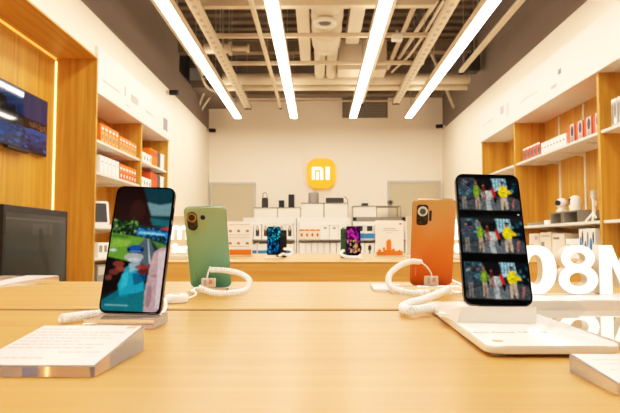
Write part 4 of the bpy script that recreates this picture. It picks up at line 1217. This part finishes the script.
# ---------------------------------------------------------------- acrylic price wedges
def wedge(label, bl, br, fl, fr, zb, zf, lines, name='price_card_block', pr=(.015, .985)):
    """(x,y) of back-left, back-right, front-left, front-right; zb,zf heights of back / front edges"""
    cx = (bl[0] + br[0] + fl[0] + fr[0]) / 4; cy = (bl[1] + br[1] + fl[1] + fr[1]) / 4
    t = thing(name, label, 'price tag', (cx, cy, T))
    z_ = T + .0005
    MB().hexa([(*fl, z_), (*fr, z_), (*br, z_), (*bl, z_)], [(*fl, T + zf), (*fr, T + zf), (*br, T + zb), (*bl, T + zb)]).build('acrylic_block', M_acrw, t)
    def pt(u, v, dz):
        a = Vector((*fl, T + zf)).lerp(Vector((*fr, T + zf)), u); b = Vector((*bl, T + zb)).lerp(Vector((*br, T + zb)), u)
        p = a.lerp(b, v); p.z += dz; return p
    c0, c1 = .015, .985
    a_, b_ = pr
    MB().hexa([pt(a_, c0, .0003), pt(b_, c0, .0003), pt(b_, c1, .0003), pt(a_, c1, .0003)], [pt(a_, c0, .0008), pt(b_, c0, .0008), pt(b_, c1, .0008), pt(a_, c1, .0008)]).build('paper_card', mat('price_card_paper', '#fdeee4', .35, coat=.6), t)
    rn = random.Random(7)
    ln = MB()
    for v, u0, u1 in lines:
        u = u0
        while u < u1 - .02:
            w_ = min(rn.uniform(.03, .09), u1 - u)
            q = [pt(u, v, .00085), pt(u + w_, v, .00085), pt(u + w_, v + .022, .00085), pt(u, v + .022, .00085)]
            ln.hexa(q, [p + Vector((0, 0, .0001)) for p in q]); u += w_ + .015
    if lines:
        ln.build('printed_lines', mat('faint_print_ink', '#d9bfae', .6), t)
        q = [pt(.86, .9, .00085), pt(.95, .9, .00085), pt(.95, .97, .00085), pt(.86, .97, .00085)]
        MB().hexa(q, [p + Vector((0, 0, .0001)) for p in q]).build('printed_logo', mat('faded_orange_print', '#f0a070', .5), t)
    return t
bl = PZ(46, 324, T + .021); 
fy, by = .431, .536
wedge('clear block with white printed price card at the front left', (-.2440, by), (-.1545, by), (-.2500, fy), (-.1590, fy), .0215, .0075,
      [(.87, .05, .45), (.78, .05, .9), (.70, .05, .8), (.62, .05, .88), (.54, .05, .6), (.46, .05, .85), (.38, .05, .8), (.28, .55, .9), (.15, .08, .5)])
wedge('clear block with white price card at the front right corner', (.187, .455), (.29, .455), (.187, .384), (.29, .384), .0125, .0075,
      [(.75, .1, .6), (.6, .1, .8), (.4, .1, .7)])
wedge('clear price card block at the left on the second table', (-.86, 1.39), (-.598, 1.385), (-.84, 1.24), (-.66, 1.24), .017, .004, [], pr=(.72, .985))
wedge('small clear price card block left of the orange phone stand', (.105, 1.22), (.165, 1.22), (.105, 1.15), (.165, 1.15), .010, .004, [])

# ---------------------------------------------------------------- things on the far counter
def small_phone(label, px, py, Y, w, h, cvs, th=.01, extra=None):
    p = P(px, py, Y); p.z = T + .018
    r = phone_root(label, p, math.radians(-10), 0)
    MB().prism(rrect(w, h, .009), 'y', 0, th, .001).lbuild('frame', M_frame, r, True)
    picture_obj('screen', cvs, lambda u, v: Vector((-w / 2 + .002 + u * (w - .004), -.0008, .003 + v * (h - .006))), M_pic, r, lambda u, v: in_rr(u, v, w, h, .009))
    t = thing('acrylic_phone_stand', 'clear stand under the ' + label.split(' on ')[0][:60], 'phone stand', (p.x, p.y, T))
    MB().box(p.x - w * .6, p.x + w * .6, p.y - .03, p.y + .06, T + .0005, T + .004).build('base', M_card, t)
    MB().box(p.x - w * .5, p.x + w * .5, p.y - .004, p.y + .02, T + .0045, T + .0165).build('block', M_acr, t)
    return r
cv = Canvas(30, 60, '#04101c')
cv.specks(0, 0, 1, .5, ['#1fb0c8', '#0a5a80', '#04202e', '#45d8e0', '#052a50'], 90, .07, 3, .5)
cv.specks(0, .45, 1, .95, ['#0a6aa0', '#04101c', '#031a38', '#18a0d8', '#0a3a70'], 90, .06, 8, .8)
small_phone('small phone with bright blue screen on the far counter', 273.5, 255, 3.45, .078, .165, cv)
p = P(283.5, 255, 3.52); p.z = T + .002
pbox('phone_box', 'slim black phone box standing behind the blue screen phone', 'box', (p.x - .012, p.y, T + .001), (.06, .02, .16), M_black, [(.1, .9, .8, .9, M_dark, 'r')], 'y-')
cv = Canvas(30, 60, '#3a0a30')
cv.specks(0, 0, 1, .55, ['#c0209a', '#6a1060', '#e040b0', '#200a28', '#8020a0'], 80, .08, 5, .6)
cv.specks(.1, .5, .9, .95, ['#f0c060', '#402050', '#e8e070', '#204080', '#101018', '#d04060'], 60, .06, 6, .9)
cv.rect(0, .93, 1, 1, '#14060c')
small_phone('small phone with magenta screen on the far counter', 353.5, 255, 3.3, .080, .163, cv)
p = P(345.5, 255, 3.42)
pbox('phone_box', 'dark green phone box behind the magenta screen phone', 'box', (p.x, p.y, T + .001), (.055, .02, .165), M_green, [(.3, .7, .7, .9, M_dark, 'e')], 'y-')
# small white coils by each far phone
for lab, pts in (('small white coiled cord right of the blue screen phone', [(284, 249, 3.42), (289, 249, 3.4), (293, 252, 3.38), (289, 254.8, 3.36), (283, 254, 3.36), (279, 256, 3.36)]),
                 ('small white coiled cord left of the magenta screen phone', [(344, 250, 3.27), (341, 252.5, 3.25), (343, 255.5, 3.22), (350, 257, 3.2), (358, 257, 3.2), (361, 254.5, 3.22)])):
    pp = clampz([P(*q) for q in pts], .012)
    tether(lab, pp, .005, .0085, .003, [])
# A5 signs
def sign(label, px0, px1, pyt, Y, kind):
    a = P(px0, 255, Y); b = P(px1, 255, Y); zt_ = P(px0, pyt, Y).z
    w = b.x - a.x; h = zt_ - T - .006; cx = (a.x + b.x) / 2
    t = thing('table_sign', label, 'sign', (cx, Y, T), rot=(0, 0, 0))
    MB().box(cx - w / 2, cx + w / 2, Y - .03, Y + .05, T + .0005, T + .005).build('base', M_acr, t)
    MB().box(cx - w / 2, cx + w / 2, Y, Y + .006, T + .006, T + .006 + h, .001).build('sign_panel', M_card, t)
    fy = Y - .0012
    U = lambda u: cx - w / 2 + u * w
    V = lambda v: T + .006 + v * h
    pr = MB()
    if kind == 0:
        MB().box(U(.03), U(.97), fy, Y - .0002, V(0.02), V(.18)).build('orange_band', M_orange, t)
        k = MB()
        for u, v in ((.15, .72), (.47, .72), (.82, .72), (.15, .36), (.47, .36), (.82, .36)):
            k.box(U(u - .06), U(u + .05), fy, Y - .0002, V(v - .035), V(v + .035))
        k.build('icons', M_mg, t)
        k = MB()
        for v in (.60, .52, .26, .90):
            k.box(U(.1), U(.9), fy, Y - .0002, V(v), V(v + .015))
        k.build('text_lines', M_pg, t)
    else:
        k = MB()
        sky = [(.03, .02), (.03, .13), (.08, .13), (.08, .2), (.12, .2), (.14, .26), (.16, .2), (.2, .2), (.2, .14), (.26, .14), (.26, .26), (.3, .3), (.34, .26), (.34, .2), (.38, .2), (.38, .5), (.42, .5), (.44, .55), (.52, .55), (.54, .5), (.56, .5), (.56, .2), (.62, .24), (.68, .24), (.68, .16), (.78, .16), (.84, .21), (.9, .16), (.96, .16), (.96, .02)]
        k.prism([(U(u), V(v * .85)) for u, v in sky], 'y', fy, Y - .0002)
        k.build('orange_skyline', M_orange, t)
        k = MB()
        k.box(U(.3), U(.72), fy, Y - .0002, V(.76), V(.78)); k.box(U(.25), U(.8), fy, Y - .0002, V(.71), V(.725)); k.box(U(.4), U(.6), fy, Y - .0002, V(.65), V(.66))
        k.build('text_lines', M_pg, t)
        MB().box(U(.84), U(.92), fy, Y - .0002, V(.88), V(.93)).build('small_logo', M_orange, t)
sign('white table sign with orange bottom band and small icons', 226.5, 252, 221.5, 3.75, 0)
sign('white table sign with orange skyline drawing', 375.5, 404, 220.5, 3.7, 1)
# "Redmi Note 10 Series" lit letter signs
def redmi(label, xstem, Y, sc=1.0):
    """x pixel of the stem of the d"""
    p = P(xstem, 252, Y)
    t = thing('series_sign', label, 'sign', (p.x, Y, T))
    k = Y / 600
    MB().box(p.x - .33 * sc, p.x + .17 * sc, Y - .03, Y + .05, T + .0005, T + .02, .002).build('plinth', M_white, t)
    MB().box(p.x - .33 * sc, p.x + .17 * sc, Y + .007, Y + .012, T + .021, T + .23 * sc, .001).build('back_plate', mat('tan_back_plate', '#dcc6a4', .6), t)
    # stem of d sits at about .41 of the word's width
    text_obj('word_redmi', 'Redmi', .150 * sc, M_letterw, t, Vector((-.290 * sc, 0, .107 * sc)), (PI / 2, 0, 0), .006, .0015, 'LEFT')
    text_obj('word_series', 'Note 10 Series', .064 * sc, M_letterw, t, Vector((-.27 * sc, 0, .037)), (PI / 2, 0, 0), .006, .001, 'LEFT')
    return t
redmi('white lit letter sign between left phone and green phone', 178, 3.2)
redmi('white lit letter sign seen between orange phone and right phone', 470, 3.2)

# ---------------------------------------------------------------- gondola units (mid distance)
GY = 8.0
def gx(px): return P(px, 240, GY).x
def gz(py): return P(318, py, GY).z
M_gframe = mat('white_gondola_metal', '#f3ebdf', .5)
def gondola(label, x0p, x1p, ztop, header=None):
    x0, x1 = gx(x0p), gx(x1p)
    t = thing('gondola_shelf', label, 'shelving unit', ((x0 + x1) / 2, GY + .2, 0))
    MB().box(x0, x0 + .02, GY, GY + .4, 0, ztop).build('side_panel', M_gframe, t)
    MB().box(x1 - .02, x1, GY, GY + .4, 0, ztop).build('side_panel', M_gframe, t)
    MB().box(x0 + .02, x1 - .02, GY + .38, GY + .4, 0, ztop).build('back_panel', M_gframe, t)
    for z in (.35, gz(254) - .02, gz(238.5) - .012):
        MB().box(x0 + .02, x1 - .02, GY + .005, GY + .38, z - .02, z).build('shelf', M_gframe, t)
    MB().box(x0 + .02, x1 - .02, GY + .0, GY + .03, ztop - .06, ztop).build('header_rail', header or M_gframe, t)
    MB().box(x0 + .02, x1 - .02, GY - .004, GY + .004, gz(238.5) - .035, gz(238.5) - .013).build('shelf_edge_strip', M_mg, t)
    return t
gondola('white product gondola with speaker boxes, left of the three', 243, 296, gz(217.5))
gondola('white product gondola with cream boxes, middle of the three', 297, 351, gz(217.5))
gondola('white product gondola with grey header rail, right of the three', 353, 407, gz(217), M_grey)
z1s = gz(238.5) - .0115; z0s = gz(254) - .0195
p0 = gx(250)
row(6, (gx(243) + .082, GY + .035, z1s), (.108, 0, 0), ['white box with dark speaker picture on left gondola, %s from left' % ORD[i] for i in range(6)],
    name='speaker_box', cat='box', size=(.095, .2, .21), body=M_card, prints=[(.25, .75, .2, .66, M_dark, 'r'), (.32, .68, .55, .9, M_pg, 'e')], face='y-')
row(4, (gx(243) + .106, GY + .035, z0s), (.164, 0, 0), ['white box with blue lower band on left gondola, %s from left' % ORD[i] for i in range(4)],
    name='product_box', cat='box', size=(.155, .2, .17), body=M_card, prints=[(.02, .98, .05, .4, M_blue, 'r'), (.1, .9, .9, .97, M_navy, 'r')], face='y-')
row(4, (gx(297) + .062, GY + .035, z1s), (.071, 0, 0), ['small cream box with orange top on middle gondola, %s from left' % ORD[i] for i in range(4)],
    name='product_box', cat='box', size=(.068, .2, .14), body=M_cream, prints=[(.05, .95, .80, .95, M_orange, 'r'), (.3, .7, .25, .6, M_redbrown, 'e')], face='y-')
row(3, (gx(297) + .375, GY + .035, z1s), (.122, 0, 0), ['white box with tiny grey mark on middle gondola, %s from left' % ORD[i] for i in range(3)],
    name='product_box', cat='box', size=(.12, .2, .20), body=M_card, prints=[(.35, .65, .7, .8, M_mg, 'r'), (.97, 1, 0, 1, M_pg, 'r')], face='y-')
row(8, (gx(297) + .067, GY + .035, z0s), (.083, 0, 0), ['plain white slim carton on middle gondola lower shelf, %s from left' % ORD[i] for i in range(8)],
    name='product_box', cat='box', size=(.078, .2, .17), body=M_card, prints=[(.0, .06, 0, 1, M_pg, 'r')], face='y-')
row(5, (gx(353) + .096, GY + .035, z1s), (.128, 0, 0), ['white box with dark square and blue band, right gondola, %s from left' % ORD[i] for i in range(5)],
    name='product_box', cat='box', size=(.12, .2, .20), body=M_card, prints=[(.2, .8, .55, .9, M_dark, 'r'), (.0, 1., .05, .4, M_blue, 'r')], face='y-')
row(5, (gx(353) + .096, GY + .035, z0s), (.128, 0, 0), ['white box with dark gadget picture, right gondola lower shelf, %s from left' % ORD[i] for i in range(5)],
    name='product_box', cat='box', size=(.12, .2, .165), body=M_card, prints=[(.3, .7, .35, .85, M_dark, 'e'), (.4, .6, .1, .4, M_mg, 'r')], face='y-')
for k, px in enumerate((354.5, 403.5)):
    q = P(px, 219, GY)
    pbox('corner_speaker', ['small black corner speaker at left end of grey header rail', 'small black corner speaker at right end of grey header rail'][k], 'speaker', (q.x, GY - .03, gz(221)), (.05, .028, .05), M_dark, [(.2, .8, .2, .8, M_black, 'e')], 'y-')

# ---------------------------------------------------------------- back display cabinets
BY = 11.9
def bz(py): return P(318, py, BY).z
def bxx(px): return P(px, 210, BY).x
def backcab(label, xs, pyt, open_last=False):
    x0, x1 = bxx(xs[0]), bxx(xs[-1]); zt = bz(pyt)
    t = thing('back_cabinet', label, 'cabinet', ((x0 + x1) / 2, BY + .25, 0))
    MB().box(x0, x1, BY, BY + .5, zt, zt + .014).build('top_frame', M_grey, t)
    for i, (a, b) in enumerate(zip(xs, xs[1:])):
        a, b = bxx(a), bxx(b)
        if open_last and i == len(xs) - 2:
            fr = MB().box(a, a + .012, BY, BY + .012, 0, zt).box(b - .012, b, BY, BY + .012, 0, zt).box(a, a + .02, BY + .48, BY + .5, 0, zt).box(b - .02, b, BY + .48, BY + .5, 0, zt)
            fr.build('open_frame', M_grey, t)
            continue
        MB().box(a + .004, b - .004, BY + .02, BY + .49, 0, zt - .001).build('cabinet_body', M_white, t)
        dr = MB().box(a + .012, b - .012, BY + .004, BY + .0195, .05, zt - .02).build('door', M_white, t)
        MB().box(b - .05, b - .035, BY - .006, BY + .004, zt - .6, zt - .5).build('handle', M_ltgrey, dr)
        MB().box(b - .006, b + .006, BY + .001, BY + .0195, 0, zt - .001).build('edge_post', M_grey, t)
    return t
backcab('white cabinet with lantern speakers on top, left at the back wall', [254, 277.5, 300.5], 208)
backcab('white cabinet with cylinder and black soundbar on top, middle back wall', [301, 324, 348], 203.5)
backcab('white cabinet with open metal frame at right of back wall', [353, 376.5, 401], 206.5, True)
def on(px, py): return bxx(px), BY + .2, bz(py) + .0145
x, yv, z = on(264, 208)
t = thing('lantern_speaker', 'dark lantern speaker with loop handle on left back cabinet', 'speaker', (x, yv, z))
MB().lathe([(0, 0), (.062, 0), (.066, .02), (.066, .19), (.05, .205), (0, .205)], (x, yv, z)).build('body', M_dark, t, True)
MB().tube(catmull([(x - .045, yv, z + .2), (x - .04, yv, z + .27), (x, yv, z + .315), (x + .04, yv, z + .27), (x + .045, yv, z + .2)], 8), .008, 8).build('handle', M_grey, t, True)
def boxspk(label, px, pyb, w, h, m=M_dark):
    x, yv, z = on(px, pyb)
    t = thing('shelf_speaker', label, 'speaker', (x, yv, z))
    MB().box(x - w / 2, x + w / 2, yv - .07, yv + .07, z, z + h, .01, 2).build('body', m, t)
    MB().box(x - w / 2 + .012, x + w / 2 - .012, yv - .076, yv - .071, z + .012, z + h - .012).build('grille', M_black, t)
boxspk('short dark box speaker on the left back cabinet', 281, 208, .11, .15)
boxspk('tall dark box speaker on the left back cabinet', 291, 208, .12, .27)
x, yv, z = on(313.5, 203.5)
t = thing('cylinder_speaker', 'large silver grey cylinder speaker under the logo sign', 'speaker', (x, yv, z))
MB().lathe([(0, 0), (.10, 0), (.108, .01), (.108, .205), (.1, .215), (0, .216)], (x, yv, z)).build('body', mat('silver_mesh', '#a09a92', .35, metal=.6), t, True)
MB().cyl((x, yv, z + .216), (x, yv, z + .22), .08).build('top_plate', M_dark, t, True)
x, yv, z = on(335, 203.5)
t = thing('soundbar', 'wide black box soundbar on the middle back cabinet', 'speaker', (x, yv, z))
MB().box(x - .18, x + .18, yv - .07, yv + .07, z, z + .11, .008, 2).build('body', M_black, t)
MB().box(x - .17, x + .17, yv - .075, yv - .071, z + .01, z + .1).build('grille', M_dark, t)
x, yv, z = on(348.2, 203.5)
t = thing('desk_lamp', 'thin white curved lamp beside the black soundbar', 'lamp', (x - .05, yv, z))
MB().tube(catmull([(x - .05, yv, z), (x - .0, yv, z + .01), (x - .005, yv, z + .07), (x - .04, yv - .02, z + .12), (x - .07, yv - .04, z + .13)], 8), .009, 8).build('curved_arm', M_grey, t, True)
MB().cyl((x - .05, yv, z + .0), (x - .05, yv, z + .012), .04).build('base', M_card, t, True)
boxspk('small flat black box on the right back cabinet', 365.5, 206.5, .13, .06, M_black)
x, yv, z = on(391.5, 206.5)
t = thing('round_gadget', 'small grey round gadget on the open frame at right', 'gadget', (x, yv, z))
MB().lathe([(0, 0), (.05, 0), (.05, .015), (.03, .025), (.062, .06), (.066, .09), (.05, .12), (0, .13)], (x, yv, z)).build('body', M_grey, t, True)
MB().cyl((x, yv - .067, z + .08), (x, yv - .055, z + .08), .03).build('lens', M_dark, t, True)

# ---------------------------------------------------------------- lights
def area(name, loc, size, sy, e, col, rot=(0, 0, 0)):
    l = bpy.data.lights.new(name, 'AREA'); l.shape = 'RECTANGLE'; l.size = size; l.size_y = sy; l.energy = e; l.color = col
    o = bpy.data.objects.new(name, l); COL.objects.link(o); o.location = loc; o.rotation_euler = rot
    return o
w = bpy.data.worlds.new('shop_world'); SC.world = w; w.use_nodes = True
w.node_tree.nodes['Background'].inputs[0].default_value = (1, .93, .85, 1)
w.node_tree.nodes['Background'].inputs[1].default_value = .3

# ---------------------------------------------------------------- camera
cd = bpy.data.cameras.new('camera'); cam = bpy.data.objects.new('camera', cd); COL.objects.link(cam)
cam.location = CAM; cam.rotation_euler = (PI / 2 + PITCH, 0, YAW)
cd.sensor_width = 36; cd.lens = F / 620 * 36; cd.clip_start = .02; cd.clip_end = 60
cd.dof.use_dof = True; cd.dof.focus_distance = .80; cd.dof.aperture_fstop = 24
SC.camera = cam
SC.view_settings.view_transform = 'Standard'
SC.view_settings.look = 'None'
SC.view_settings.exposure = 0.1
# gentle film-like shoulder and lifted shadows
SC.view_settings.use_curve_mapping = True
cmap = SC.view_settings.curve_mapping
cmap.white_level = (4, 4, 4); cmap.black_level = (0, 0, 0)
cc = cmap.curves[3]
for x_, y_ in ((.0125, .042), (.03, .112), (.0625, .245), (.125, .47), (.1875, .64), (.25, .77), (.3125, .87), (.375, .94), (.45, .985), (.55, 1.0)):
    cc.points.new(x_, y_)
cc.points[0].location = (0, 0); cc.points[-1].location = (1, 1)
for p_ in cc.points: p_.handle_type = 'AUTO_CLAMPED'
cmap.update()
